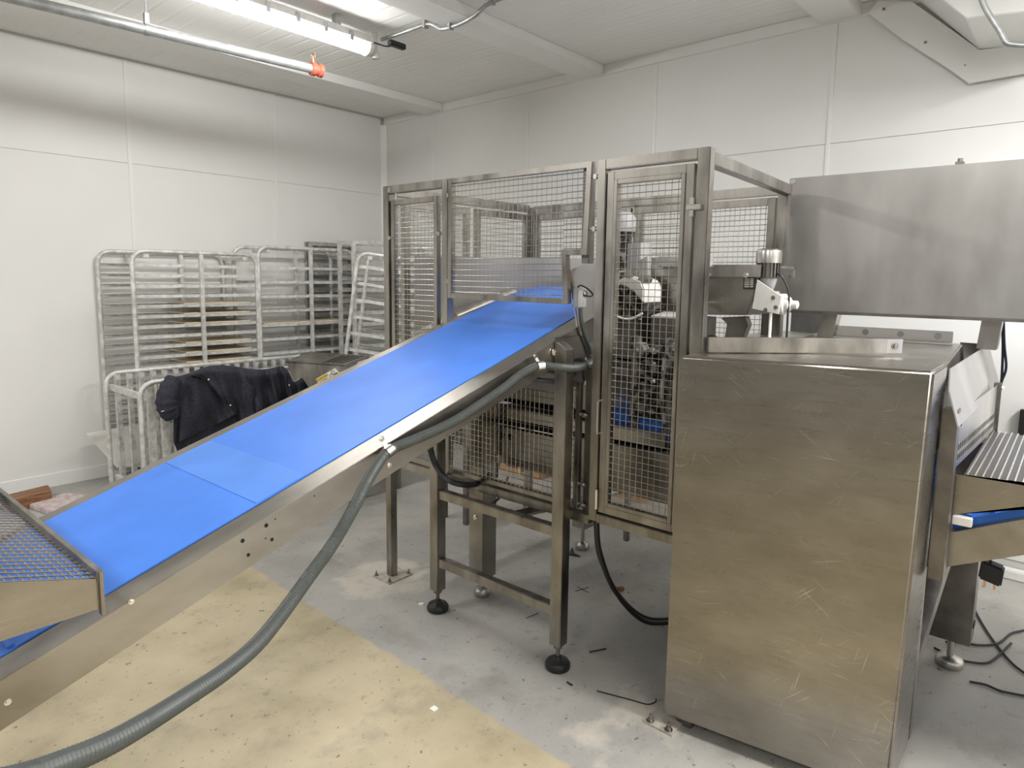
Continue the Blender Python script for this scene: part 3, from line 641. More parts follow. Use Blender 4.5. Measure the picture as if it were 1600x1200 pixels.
# upper vertical motor
mb = MB(); mb.lathe((2.62,1.60,1.62),[(.05,0),(.05,.03),(.045,.03),(.045,.17),(.055,.17),(.06,.19)],n=24); um = mb.build('upper_motor','grease',mc,smooth=True)
mb = MB(); mb.lathe((2.62,1.60,1.81),[(.060,0),(.062,.06),(.045,.085),(.01,.09)],n=24); mb.build('motor_cap','greypaint',um,smooth=True,label='rounded grey motor cap')
bx((2.60,1.49,1.58),(2.70,1.56,1.76),'gear_housing','greypaint')
# end plate behind conveyor head: bright sheet facing the belt
mb = MB(); mb.prism([(2.36,2.47,1.40),(2.90,1.95,1.59),(2.90,1.95,1.705),(2.36,2.47,1.702)],(.004,.004,0)); mb.build('deflector_sheet','panelsteel',mc)
mb = MB(); mb.prism([(2.25,2.58,1.32),(2.36,2.47,1.40),(2.36,2.47,1.702),(2.25,2.58,1.702)],(.004,.004,0)); mb.build('deflector_sheet','panelsteel',mc)
mb = MB(); mb.prism([(2.90,1.95,1.585),(3.0,1.55,1.585),(3.0,1.55,1.705),(2.90,1.95,1.705)],(.004,.002,0)); mb.build('deflector_sheet','panelsteel',mc)
mb = MB(); mb.cyl((2.26,2.30,1.40),(2.62,2.24,1.52),.035,18); mb.build('roller','steel',mc,smooth=True)
# hopper trough
tp = MB(); tp.hexa([(2.66,1.025,1.462),(2.66,1.66,1.44),(2.95,1.66,1.44),(2.95,1.025,1.462),(2.66,.985,1.625),(2.66,1.66,1.625),(3.05,1.66,1.625),(3.05,.985,1.625)]); tr = tp.build('trough','rail',mc,bevel=.004)
mb = MB(); mb.box((2.645,.975,1.615),(2.655,1.68,1.665)); mb.build('trough_rim','steel',tr,bevel=.002)
mb = MB(); mb.box((2.655,.975,1.655),(3.06,.985,1.665)); mb.box((3.05,.975,1.615),(3.06,1.68,1.665)); mb.build('trough_rim','steel',tr)
for q in ((1107,430),(1166,430)):
    mb = MB(); c = atX(*q,2.645); bolt(mb,c,(-1,0,0),.007,.008); mb.build('bolt','chain',tr)
a = atX(1163,433,2.66); b_ = atX(1180,452,2.66)
npl = MB().box((2.652,b_.y,b_.z),(2.658,a.y,a.z)).build('rating_plate','blackmatt',tr,label='small black rating plate with rows of white print')
mb = MB()
for k in range(5): 
    z = a.z-.006-(a.z-b_.z-.01)*k/5; mb.box((2.6505,b_.y+.006,z-.003),(2.652,b_.y+.018,z)); mb.box((2.6505,b_.y+.022,z-.0035),(2.652,a.y-.005,z-.001))
mb.build('rating_print','paper',npl)
mb = MB(); mb.prism([(2.70,1.155,1.445),(2.70,1.05,1.455),(2.70,1.035,1.42),(2.70,1.065,1.335),(2.70,1.135,1.335),(2.70,1.125,1.42)],(.05,0,0)); mb.build('support_bracket','darksteel',mc,bevel=.003)
mb = MB(); mb.lathe((2.62,1.155,1.35),[(.012,-.01),(.012,0),(.026,0),(.026,.02),(.01,.02)],(1,0,0)); mb.build('guide_wheel','blackmatt',mc,smooth=True)
# geared motor on right end
gmx = 2.70
mb = MB(); mb.lathe((gmx,.965,1.56),[(.020,0),(.026,.01),(.032,.03),(.036,.05),(.036,.055)],n=20); gm = mb.build('gear_motor','greypaint',mc,smooth=True)
mb = MB()
for k in range(20):
    a = 2*math.pi*k/20; mb.beam((gmx+.040*math.cos(a),.965+.040*math.sin(a),1.615),(gmx+.040*math.cos(a),.965+.040*math.sin(a),1.685),.005,.012,(math.cos(a),math.sin(a),0))
mb.cyl((gmx,.965,1.612),(gmx,.965,1.69),.038,20); mb.build('finned_body','darksteel',gm)
mb = MB(); mb.lathe((gmx,.965,1.672),[(.049,0),(.050,.035),(.047,.05),(.030,.058),(.005,.059)],n=28); mb.build('fan_cowl','bright',gm,smooth=True,label='shiny domed fan cowl')
mb = MB(); mb.box((gmx-.02,.925,1.50),(gmx+.06,1.0,1.56)); mb.build('gearbox','greypaint',gm,bevel=.008)
bpz = [atX(1183,437,2.64),atX(1221,463,2.64),atX(1216,491,2.64),atX(1175,482,2.64)]
brk = MB().prism(bpz,(.008,0,0)).build('mounting_bracket','offwhite',gm,bevel=.001,label='pale trapezoid mounting plate')
for q in ((1208,465),(1212,480),(1196,484)):
    mb = MB(); bolt(mb,atX(*q,2.64),(-1,0,0),.005,.005); mb.build('bolt','tube',brk)
mb = MB(); mb.lathe((2.69,.905,1.51),[(.020,0),(.042,.005),(.042,.018),(.030,.022),(.030,.035),(.016,.045),(.016,.065),(.006,.07)],(0,-1,0),24); mb.build('output_flange','offwhite',gm,smooth=True)
mb = MB(); mb.tube(curve([(2.69,.93,1.63),(2.67,.90,1.62),(2.67,.87,1.56),(2.67,.868,1.48),(2.68,.87,1.36)],6),.004,8); mb.build('cable','black',gm,smooth=True)
mb = MB(); mb.cyl((2.66,.93,1.34),(2.66,.93,1.49),.006,8); mb.build('support_rod','white',gm)

# ================================================================ FLOUR-DUSTED CABINET MACHINE on the right
cb = thing('steel_cabinet','large scratched stainless steel machine cabinet in the right foreground','cabinet',(2.3,.65,0))
ZT = 1.347
MB().hexa([(2.052,1.018,.045),(2.150,.315,.045),(2.46,.315,.045),(2.46,1.018,.045),(2.062,1.018,ZT),(2.203,.300,ZT+.004),(2.46,.300,ZT+.004),(2.46,1.018,ZT)]).build('housing','cabinet',cb,bevel=.010,seg=3)
bx((2.10,.93,.0),(2.16,.99,.046),'foot','darksteel',cb)
bx((2.20,.36,.0),(2.26,.42,.046),'foot','darksteel',cb)
bx((2.38,.36,.0),(2.44,.42,.046),'foot','darksteel',cb)
# far body of the machine
bd = thing('divider_machine','low stainless dough divider body behind the scratched cabinet','machine',(2.95,.7,0))
tpz = 1.338
mb = MB(); mb.hexa([(2.462,.31,.98),(3.50,.33,.98),(3.50,1.20,.98),(2.462,1.20,.98),(2.462,.31,tpz),(3.50,.38,tpz),(3.50,1.20,tpz),(2.462,1.20,tpz)]); mb.build('body','rail',bd,bevel=.006)
bx((2.462,.45,.12),(3.0,1.18,.975),'inner_housing','darksteel',bd)
mb = MB(); mb.prism([(2.55,1.20,tpz),(3.50,1.20,tpz),(3.50,.98,tpz),(2.9,.94,tpz),(2.60,.99,tpz)],(0,0,.010)); mb.build('cover_sheet','steel',bd)
mb = MB(); mb.box((3.38,.41,tpz),(3.44,.96,tpz+.006)); mb.box((3.425,.41,tpz+.006),(3.44,.96,tpz+.055)); o = mb.build('white_angle_rail','white',bd,bevel=.002,label='white angle rail with four bolts on the top')
for k in range(4):
    mb = MB(); bolt(mb,(3.425,.90-.145*k,tpz+.032),(-1,0,0),.009,.004); mb.build('bolt','galv',o)
# square tube lying across the top
a, b_ = V((2.20,.985,ZT+.030)), V((2.64,.515,ZT+.030))
tb = thing('square_bar','square stainless bar lying across the top of the scratched cabinet','bar',((a.x+b_.x)/2,(a.y+b_.y)/2,ZT))
MB().beam(a,b_,.03,.052).build('bar','tube',tb,bevel=.003)
dd = (b_-a).normalized()
MB().beam(b_-dd*.002,b_+dd*.062,.004,.050).build('end_bracket','steel',tb)
mb = MB(); c = b_+dd*.035; side = dd.cross(V((0,0,1))).normalized()
if side.dot(c) > 0: side = -side
bolt(mb,c+side*.002,side,.008,.008); mb.build('bolt','tube',tb)
# hood, discharge side
hq = lambda *q: atY(*q,.285)
mb = MB()
hd = [atY(1485,576,.300),atY(1545,538,.300),atY(1562,600,.262),atY(1543,622,.245),atY(1498,667,.245),atY(1484,612,.280)]
mb.b.faces.new([mb.b.verts.new(p) for p in hd]); r_ = bmesh.ops.triangulate(mb.b,faces=mb.b.faces)
o = mb.build('discharge_hood','panelsteel',bd); md = o.modifiers.new('s','SOLIDIFY'); md.thickness = .004
mb = MB(); mb.prism([atY(1545,538,.300),atY(1562,600,.262),V((3.75,.36,1.06)),V((3.62,.40,1.335))],(.0,.004,0)); mb.build('hood_cheek','steel',bd)
# bolted-down edge strip, dark channel
bx((2.40,.255,.665),(2.47,.297,1.215),'corner_channel','darksteel',bd)
mb = MB(); bolt(mb,(2.43,.255,1.165),(0,-1,0),.007,.010); mb.build('bolt','chain',bd)
# perforated guard panel
gp = thing('perforated_guard','upright steel guard plate with two rows of square holes beside the cabinet','guard',(2.9,.26,1.0))
bx((2.475,.258,.985),(2.490,.282,1.205),'end_post','tube',gp)
bx((3.33,.215,.985),(3.35,.242,1.20),'end_post','tube',gp)
x0,x1 = 2.497,3.328; zz = [(1.002,1.022),(1.042,1.056),(1.076,1.19)]
mb = MB()
for z0,z1 in zz: mb.hexa([(x0,.268,z0),(x1,.228,z0),(x1,.231,z0),(x0,.271,z0),(x0,.268,z1),(x1,.228,z1),(x1,.231,z1),(x0,.271,z1)])
nn = 26
for k in range(nn+1):
    xx = x0+(x1-x0)*k/nn; yy = .268-.040*k/nn
    for z0,z1 in ((1.022,1.042),(1.056,1.076)): mb.box((xx-.007,yy,z0),(xx+.007,yy+.003,z1))
mb.build('perforated_plate','steel',gp)
for q in ((2.485,1.185),(3.34,1.18)):
    mb = MB(); bolt(mb,(q[0],.258 if q[0]<3 else .215,q[1]),(0,-1,0),.006,.008); mb.build('bolt','chain',gp)
# discharge conveyor running to the right
dv_ = thing('discharge_conveyor','short blue belt conveyor leaving the machine at the right edge, under a wire tray','conveyor',(2.9,-.1,.7))
s2 = .60/1.0
def z2(y): return .80+(.258-y)*.50
ya_, yb2 = .255, -.75
def slab(x0,x1,d0,d1): 
    return MB().hexa([(x0,ya_,z2(ya_)-d1),(x1,ya_,z2(ya_)-d1),(x1,yb2,z2(yb2)-d1),(x0,yb2,z2(yb2)-d1),(x0,ya_,z2(ya_)-d0),(x1,ya_,z2(ya_)-d0),(x1,yb2,z2(yb2)-d0),(x0,yb2,z2(yb2)-d0)])
slab(2.488,2.494,-.0,.115).build('side_rail','rail',dv_)
slab(2.494,2.53,-.0,.004).build('side_rail','darksteel',dv_)
slab(3.30,3.306,-.0,.115).build('side_rail','rail',dv_)
bb = slab(2.534,3.296,-.025,.006).build('belt','belt',dv_)
for k in range(12):
    y = ya_-.04-.06*k; mb = MB(); mb.beam((2.54,y,z2(y)+.03),(3.29,y,z2(y)+.03),.014,.010); mb.build('cleat','belt',bb)
MB().box((2.475,.20,z2(.2)+.006),(2.50,.253,z2(.2)+.034)).build('wear_block','white',dv_,bevel=.002)
for y in (-.45,): 
    for x in (2.52,3.27): bx((x-.02,y-.02,.03),(x+.02,y+.02,z2(y)-.11),'leg','darksteel',dv_)
tg = thing('mesh_guard','rodded wire mesh tray with folded steel side at the right edge of the picture','guard',(2.9,-.1,.95))
MB().prism([(2.484,.262,.997),(2.484,.262,.860),(2.484,-.14,1.018-.0),(2.484,-.14,.997)],(.004,0,0)).build('side_plate','cabinet',tg)
MB().box((2.484,-.70,.994),(2.49,-.14,1.0)).build('side_plate','tube',tg)
mb = MB(); k = 0; y = .225
while y > -.70: mb.beam((2.49,y,1.000),(3.33,y,1.000),.0045,.004); y -= .020
mb.build('cross_rods','bright',tg,kind='stuff')
mb = MB(); x = 2.497
while x < 3.33: mb.beam((x,.235,.995),(x,-.70,.995),.004,.003); x += .0115
mb.build('mesh_bars','wire',tg,kind='stuff')
# support column C with brace and foot
o = bx((3.14,.22,.135),(3.26,.40,.98),'leg','darksteel',bd); foot(3.205,.29,.15,o,'steel',.052)
MB().beam((2.52,.34,.28),(3.12,.30,.66),.04,.055).build('brace','tube',bd,bevel=.003)
bx((2.475,.315,.05),(2.53,.36,.66),'leg','tube',bd)
bx((3.17,.215,.20),(3.22,.219,.225),'sticker','green',bd)
# big sheet panel above
bp_ = thing('overhead_steel_panel','big matt stainless panel raised behind the cabinet, catching a diagonal shadow','panel',(3.4,.4,1.34))
MB().box((3.30,-.75,1.462),(3.42,1.103,2.086)).build('sheet','panelsteel',bp_,bevel=.003)
MB().box((3.285,-.75,1.452),(3.44,1.08,1.462)).build('bottom_channel','darksteel',bp_)
mb = MB(); bolt(mb,(3.299,1.085,2.068),(-1,0,0),.007,.004); mb.build('bolt','galv',bp_)
mb = MB(); mb.cyl((3.34,.43,2.086),(3.34,.43,2.115),.010,8); mb.box((3.32,.415,2.086),(3.36,.445,2.10)); mb.build('lifting_bolt','darksteel',bp_)
for (y,dy) in ((.900,.020),(.272,.010)):
    mb = MB(); mb.hexa([(3.36,y-.035+dy,1.33),(3.44,y-.035+dy,1.33),(3.44,y+.035+dy,1.33),(3.36,y+.035+dy,1.33),(3.36,y-.035,1.452),(3.44,y-.035,1.452),(3.44,y+.035,1.452),(3.36,y+.035,1.452)]); mb.build('post','steel',bp_,bevel=.002)
mb = MB(); 
for k in range(9): mb.cyl((3.31,1.104,1.60+.022*k),(3.31,1.114,1.60+.022*k),.006,8)
mb.build('edge_clips','offwhite',bp_,kind='stuff')
o = MB().box((3.62,.98,1.15),(3.80,1.16,1.44)).build('junction_box','greypaint',bd,bevel=.004)
for i,dx in enumerate((0,.02)):
    o = MB().tube(curve([atX(1566+dx*100,500,3.46),atX(1567+dx*120,540,3.46),atX(1566+dx*300,575,3.46),atX(1564,600,3.46),atX(1556,640,3.40),atX(1556,760,3.36)],6),.005,8).build('hanging_cable','black',smooth=True)
    solo(o,('straighter' if i==0 else 'more bowed')+' of two black cables hanging below the raised steel panel','cable')
pt, pb_ = atX(1599,640,4.405), atX(1591,722,4.405)
o = MB().box((4.395,pb_.y-.015,pb_.z),(4.43,pb_.y+.015,pt.z)).build('wall_rail','black',bevel=.003); solo(o,'short upright black rail fixed to the back wall at the right edge','rail')

# ================================================================ LOOSE CABLES AND BITS
def loose(pts, r, name, label, cat, mat='black', n=8, grp=None):
    o = MB().tube(curve(pts,n),r,8).build(name,mat,smooth=True); return solo(o,label,cat,grp)
loose([(2.17,1.40,.64),(2.20,1.40,.50),(2.30,1.38,.30),(2.50,1.34,.10),(2.75,1.25,.03),(2.78,1.08,.02),(2.60,.9,.02)],.011,'power_cable','fatter of the two black cables looping down from the cage door post','cable')
loose([(2.18,1.415,.64),(2.23,1.42,.46),(2.36,1.40,.26),(2.55,1.36,.09),(2.80,1.27,.02),(2.83,1.10,.012),(2.66,.92,.012)],.007,'power_cable','thinner of the two black cables looping down from the cage door post','cable')
a = [atX(672,690,2.03),atX(673,704,2.03),atX(680,725,2.03),atX(694,744,2.03),atX(712,755,2.04),atX(737,757,2.12),atX(752,753,2.20),atX(765,742,2.3)]
loose(a,.014,'power_cable','thick black cable hanging in a loop beneath the blue conveyor','cable')
a = [atX(692,750,2.23),atX(698,768,2.23),atX(715,782,2.23),atX(745,791,2.25),atX(770,786,2.27),atX(787,768,2.3),atX(793,745,2.32)]
loose(a,.006,'power_cable','thin black cable looping round the wide machine leg','cable')
loose([(2.28,.95,.02),(2.34,1.02,.018),(2.40,1.10,.018),(2.50,1.12,.018),(2.60,1.05,.018),(2.62,.96,.018)],.018,'rubber_hose','black hose coil peeping out behind the left edge of the cabinet','hose')
for i,(pts,lb) in enumerate(((((1478,1003),(1500,1003),(1530,1008),(1560,1005),(1580,990),(1600,985)),'grey cable running along the floor to the right edge behind the round foot'),
    (((1518,935),(1522,950),(1535,975),(1555,1005),(1580,1035),(1605,1055)),'thin cable curving down to the right across the floor'),
    (((1460,1012),(1490,1028),(1520,1035),(1545,1035),(1565,1020),(1580,1005)),'slack cable looping just beyond the round machine foot'),
    (((1515,1065),(1540,1070),(1565,1080),(1605,1088)),'short wire lying nearest the front at the lower right'))):
    loose([V((atZ(*q,.008).x,atZ(*q,.008).y,.008)) for q in pts],.005,'floor_cable',lb,'cable','blackmatt')
pg = thing('power_plug','black three pin plug dangling under the discharge conveyor','plug',atX(1548,893,2.9)-V((0,0,.03)))
c = atX(1548,893,2.9)
MB().hexa([c+V((-.02,.035,-.03)),c+V((.03,.035,-.03)),c+V((.03,-.035,-.045)),c+V((-.02,-.035,-.045)),c+V((-.02,.03,.04)),c+V((.03,.03,.04)),c+V((.03,-.04,.025)),c+V((-.02,-.04,.025))]).build('plug_body','black',pg,bevel=.006)
for d in (.015,-.015): MB().box((c.x,c.y+d-.004,c.z-.065),(c.x+.006,c.y+d+.004,c.z-.035)).build('pin','brass',pg)
mb = MB(); mb.tube(curve([c+V((0,0,.03)),c+V((0,.02,.10)),c+V((.02,.03,.22))]),.005,8); mb.build('cord','black',pg,smooth=True)
# cable ties and scraps on the floor
def onfloor(q,z=.004): p = atZ(*q,0); return V((p.x,p.y,z))
loose([onfloor((933,1081)),onfloor((960,1088)),onfloor((990,1096)),onfloor((1012,1102)),onfloor((1024,1098)),onfloor((1025,1093))],.0022,'cable_tie','long black cable tie on the floor in front of the cabinet corner','cable tie')
loose([onfloor((921,1020)),onfloor((947,1015))],.003,'cable_tie','straight black cable tie end on the floor right of the black foot','cable tie')
loose([onfloor((822,967)),onfloor((841,959))],.0015,'cable_tie','thin wire offcut on the floor between the two stand legs','wire')
loose([onfloor((886,1067)),onfloor((894,1072))],.0035,'cable_tie','stubby black scrap just below the front black foot','scrap')
for q1,q2 in (((899,922),(920,919)),((903,916),(919,925))):
    pass
t = thing('tape_cross','faint dark cross mark on the grey floor behind the stand','mark',onfloor((910,920),.0))
for q1,q2 in (((899,924),(920,918)),((902,917),(919,926))): MB().beam(onfloor(q1,.0012),onfloor(q2,.0012),.003,.002).build('stroke','ink',t)
mb = MB(); c = onfloor((961,920)); mb.box((c.x-.02,c.y-.03,.0),(c.x+.012,c.y+.02,.012)); mb.box((c.x-.01,c.y-.045,.0),(c.x+.02,c.y-.02,.018)); o = mb.build('terminal_scrap','wood',bevel=.003); solo(o,'small brown and black scrap on the floor near the looping cables','scrap')
mb = MB(); c = onfloor((893,868)); mb.prism([(c.x-.01,c.y+.02,0),(c.x+.01,c.y+.01,.035),(c.x+.0,c.y-.01,.012),(c.x+.01,c.y-.05,0)],(.02,.004,0)); o = mb.build('rubber_scrap','black'); solo(o,'crumpled black scrap on the floor by the far steel foot','scrap')
mb = MB(); c = onfloor((678,1108)); mb.box((c.x-.012,c.y-.012,0),(c.x+.012,c.y+.012,.004)); o = mb.build('paper_scrap','paper'); solo(o,'tiny white paper scrap on the beige floor','scrap')
mb = MB(); c = onfloor((658,944)); mb.lathe((c.x,c.y,0),[(.014,0),(.014,.003),(.009,.003)]); o = mb.build('washer','white'); solo(o,'small white ring on the grey floor left of the stand','washer')

# ================================================================ BACKGROUND: RACKS
def loop_pts(w,h,r=.09,n=6,z0=.10):
    pts = [V((0,0,z0)),V((0,0,h-r))]
    for k in range(1,n+1): a = math.pi-math.pi/2*k/n; pts.append(V((r+r*math.cos(a),0,h-r+r*math.sin(a))))
    for k in range(0,n+1): a = math.pi/2-math.pi/2*k/n; pts.append(V((w-r+r*math.cos(a),0,h-r+r*math.sin(a))))
    pts.append(V((w,0,z0))); return pts
def rack(name,label,loc,rot,w,d,h,zs,square=False,mat='alu',casters=True,grp='aluminium tray racks along the left wall',mid=True,slh=.024,sk=0):
    t = thing(name,label,'rack',loc,grp,True,rot)
    for y in (0,d):
        mb = MB(); 
        if square:
            tw_ = .03; mb.box((-tw_/2,y-.015,.10),(tw_/2,y+.015,h)); mb.box((w-tw_/2,y-.015,.10),(w+tw_/2,y+.015,h)); mb.box((tw_/2,y-.015,h-.035),(w-tw_/2,y+.015,h))
        else:
            pts = [p+V((sk if y else 0,y,0)) for p in loop_pts(w,h)]; mb.tube(pts,.0165,10)
        mb.build('side_frame',mat,t,smooth=not square)
        if mid: MB().box((w*.52-.014,y-.012,.10),(w*.52+.014,y+.012,h-.01)).build('centre_post',mat,t)
        MB().box((0,y-.014,.12),(w,y+.014,.15)).build('bottom_rail',mat,t)
    me = None
    for z in zs:
        for y,s in ((0,1),(d,-1)):
            if me is None:
                mb = MB(); mb.box((.012,.012,-slh),(w-.012,.015,0)); mb.box((.012,.015,-.003),(w-.012,.045,0)); o = mb.build('slide',mat,t); me = o.data; 
                mb = MB(); mb.box((.012,-.015,-slh),(w-.012,-.012,0)); mb.box((.012,-.045,-.003),(w-.012,-.015,0)); o2 = mb.build('slide',mat,t); me2 = o2.data; o2.location = (sk,d,z); o.location = (0,0,z); break
            o = bpy.data.objects.new('slide', me if s==1 else me2); COL.objects.link(o); o.parent = t; o.location = (sk if y else 0,y,z)
    for x in (.10,w-.10): MB().box((x-.02,0,h-.045),(x+.02,d,h-.020)).build('top_bar',mat,t)
    MB().box((0,0,.115),(w,d,.125)).build('bottom_plate',mat,t)
    if casters:
        for x in (.08,w-.08):
            for y in (.06,d-.06):
                mb = MB(); mb.cyl((x,y-.015,.05),(x,y+.015,.05),.05,16); mb.box((x-.02,y-.02,.06),(x+.02,y+.02,.115)); mb.build('caster','blackmatt',t)
    return t
S1 = [1.670-.0775*k for k in range(20)]
rack('tray_rack','leftmost upright aluminium rack with closely spaced runners by the left wall',(1.925,5.33,0),(0,0,R_(-.5)),.965,.37,1.760,S1,sk=-.11)
rk2 = rack('tray_rack','round cornered aluminium rack with wide runner spacing, second from the left',(2.905,5.32,0),(0,0,R_(-.5)),.965,.25,1.832,[1.670-.124*k for k in range(13)],sk=-.09)
rack('tray_rack','square cornered dark rack standing behind the second rack',(3.60,5.62,0),(0,0,R_(-1)),.49,.06,1.915,[1.80-.080*k for k in range(20)],True,'aludark',mid=False,slh=.045)
rack('tray_rack','square cornered rack nearest the room corner, its runners close behind the cage post',(3.68,5.05,0),(0,0,R_(-1)),.78,.22,1.92,[1.80-.105*k for k in range(16)],True,'alu',mid=False,slh=.035)
p = atD(544,548,5.35)
vd = V((Fv.x,Fv.y,0)).normalized()
ry = math.atan2(-math.cos(yaw), math.sin(yaw))   # frame runs across the view
rot = Matrix.Rotation(ry,4,'Z') @ Matrix.Rotation(R_(8),4,'Y')
# tilted rack: foot on the floor, leaning to the right
base = atD(560,392,5.45); ax = (rot@V((0,0,1))); b0 = base-ax*1.80
t5 = rack('tray_rack','tilted round cornered rack leaning behind the left cage post',(b0.x,b0.y,0.0),rot.to_euler(),.66,.40,1.81,[1.71-.140*k for k in range(12)],casters=False,mid=False)
# trays in racks
def trayboard(x0,x1,y0,y1,z,label,grp,mat='tray'):
    o = MB().box((x0,y0,z),(x1,y1,z+.008)).build('tray_board',mat); return solo(o,label,'tray',grp)
for k,lb in ((1,'highest'),(2,'second highest'),(3,'middle'),(5,'second lowest'),(6,'lowest'),(0,'topmost pale')):
    pass
tz = [S1[4],S1[5],S1[6],S1[8],S1[9],S1[10]]
lbs = ['top board of six in the leftmost rack','second board down in the leftmost rack','third board down in the leftmost rack, under the brown shadowed ones','fourth board down in the leftmost rack, just above the laid-down rack','fifth board down in the leftmost rack','bottom visible board in the leftmost rack, low behind the laid-down rack']
for z,lb in zip(tz,lbs): trayboard(2.30,2.84,5.36,5.67,z+.001,'tan wooden tray, '+lb,'wooden trays in the leftmost rack')
trayboard(2.96,3.84,5.35,5.54,1.670-.124*4+.001,'pale board lying across the second rack at mid height','boards in the second rack')
# rack laid on its side
lr = rack('tray_rack','aluminium tray rack laid on its side on the floor, jacket draped over it',(1.735,4.78,.85),(0,R_(90),0),.865,.62,1.65,[1.60-.0815*k for k in range(19)],casters=False,grp='aluminium tray racks along the left wall',mid=False,slh=.042)
lr.rotation_euler = (0,R_(90),0); lr.location = (1.735-.0,4.78,.852)
for o_ in lr.children:
    pass
# flip so the rounded top end is at the left: rotate about vertical
lr.rotation_euler = Matrix.Rotation(0,3,'Z').to_euler()
mrot = Matrix(((0,0,-1),(0,1,0),(-1,0,0))).to_4x4()   # local z -> -X, local x -> -Z (proper when y kept)
mrot = Matrix(((0,0,-1,0),(0,1,0,0),(1,0,0,0),(0,0,0,1)))
lr.matrix_world = Matrix.Translation((1.683+1.65,4.64,.017)) @ mrot
# board leaning behind / under
mb = MB(); q = [atZ(135,677,.30),atZ(182,728,.02),atZ(305,725,.02),atZ(272,655,.30)]
q = [V((1.60,5.62,.34)),V((1.80,5.50,.03)),V((2.45,5.35,.03)),V((2.35,5.66,.34))]
q = [atY(135,677,5.66),atY(183,729,5.50),atY(310,722,5.50),atY(262,655,5.66)]
mb.prism(q,(0,0,-.012)); o = mb.build('plastic_board','board'); solo(o,'white plastic board lying aslant beneath the laid-down rack','board')
p = atZ(207,745,.0); o = MB().box((1.95,5.30,0),(2.35,5.58,.12)).build('black_crate','blackmatt',bevel=.01); solo(o,'black crate in the shade behind the laid-down rack','crate')
# jacket
jk = thing('jacket','dark navy jacket draped over the laid-down rack','jacket',(2.3,4.74,.4))
def cloth(top, bot, Y, name, nu=26, nv=16, amp=.012, fr=14, seed=0, par=jk):
    random.seed(seed); mb = MB(); g = []
    ct, cbn = curve([V((a,b,0)) for a,b in top],6), curve([V((a,b,0)) for a,b in bot],6)
    def samp(c,u): f = u*(len(c)-1); i = min(int(f),len(c)-2); return c[i].lerp(c[i+1],f-i)
    for j in range(nv+1):
        row = []
        for i in range(nu+1):
            u,v = i/nu,j/nv; a = samp(ct,u).lerp(samp(cbn,u),v)
            yy = Y - amp*(.4+v)*(math.sin(fr*u+2.2*v+seed)+.6*math.sin(2.3*fr*u-3*v+seed*2)+.35*math.sin(9*v+5*u)) + .05*max(0,.12-v)/.12
            row.append(mb.b.verts.new(atY(a.x,a.y,yy)))
        g.append(row)
    for j in range(nv):
        for i in range(nu): mb.b.faces.new([g[j][i],g[j][i+1],g[j+1][i+1],g[j+1][i]])
    o = mb.build(name,'fabric',par,smooth=True); md = o.modifiers.new('s','SOLIDIFY'); md.thickness = .006; md = o.modifiers.new('b','SUBSURF'); md.levels = 1; md.render_levels = 1
    return o
cloth([(270,590),(290,585),(315,578),(345,583),(380,600)],[(271,692),(282,690),(320,672),(355,655),(378,640)],4.56,'left_front',seed=1,amp=.018)
cloth([(272,600),(300,592),(340,590),(380,600)],[(272,695),(285,712),(330,700),(388,672)],4.60,'lining',seed=5,amp=.006)
cloth([(292,586),(320,574),(345,571),(370,573),(392,577),(415,577)],[(318,590),(345,620),(365,645),(380,662),(400,655),(425,650)],4.53,'right_front',seed=2,amp=.020)
cloth([(385,578),(400,577),(415,576),(432,573),(445,573),(456,590)],[(398,660),(412,655),(430,650),(446,650),(458,645),(470,640)],4.50,'back_fold',seed=3,amp=.030,fr=20)
cloth([(445,580),(455,592),(462,596),(474,588),(480,594)],[(452,650),(460,650),(470,645),(482,640),(496,620)],4.46,'right_sleeve',seed=4,amp=.012)
# sleeve (a puffed tube with an elastic cuff)
sv = [atY(272,592,4.57),atY(264,608,4.55),atY(260,626,4.54),atY(262,640,4.54),atY(268,650,4.55)]
MB().tube(curve(sv,5),.06,16,radii=[.050+.014*math.sin(math.pi*k/20)+.004*math.sin(k*1.9) for k in range(21)]).build('left_sleeve','fabric',jk,smooth=True)
mb = MB(); mb.tube(curve([atY(252,643,4.50),atY(258,642,4.49),atY(265,645,4.49),atY(271,651,4.50)],4),.0025,6); mb.build('cuff_edge','white',jk,smooth=True)
for q,y in (((326,593),4.48),((360,633),4.47),((452,602),4.42)):
    p = atY(*q,y); mb = MB(); mb.lathe(p,[(.007,0),(.006,.003),(.002,.004)],(-.5,-.85,0)); mb.build('snap_button','chain',jk,smooth=True)
# hopper box with caution label
hb = thing('slotted_hopper','small slotted stainless hopper with a caution label behind the blue conveyor','hopper',(2.8,4.0,0))
zh = 1.0
A_ = [atZ(447,564,zh),atZ(537,570,zh),atZ(577,556,zh-.03),atZ(484,549,zh)]
drop = [V((.05,.0,-.0))]*4
A_ = [V((p.x,p.y,p.z)) for p in A_]
n0 = V((0,0,-.012))
mb = MB(); mb.prism(A_,n0); mb.build('top_sheet','tube',hb)
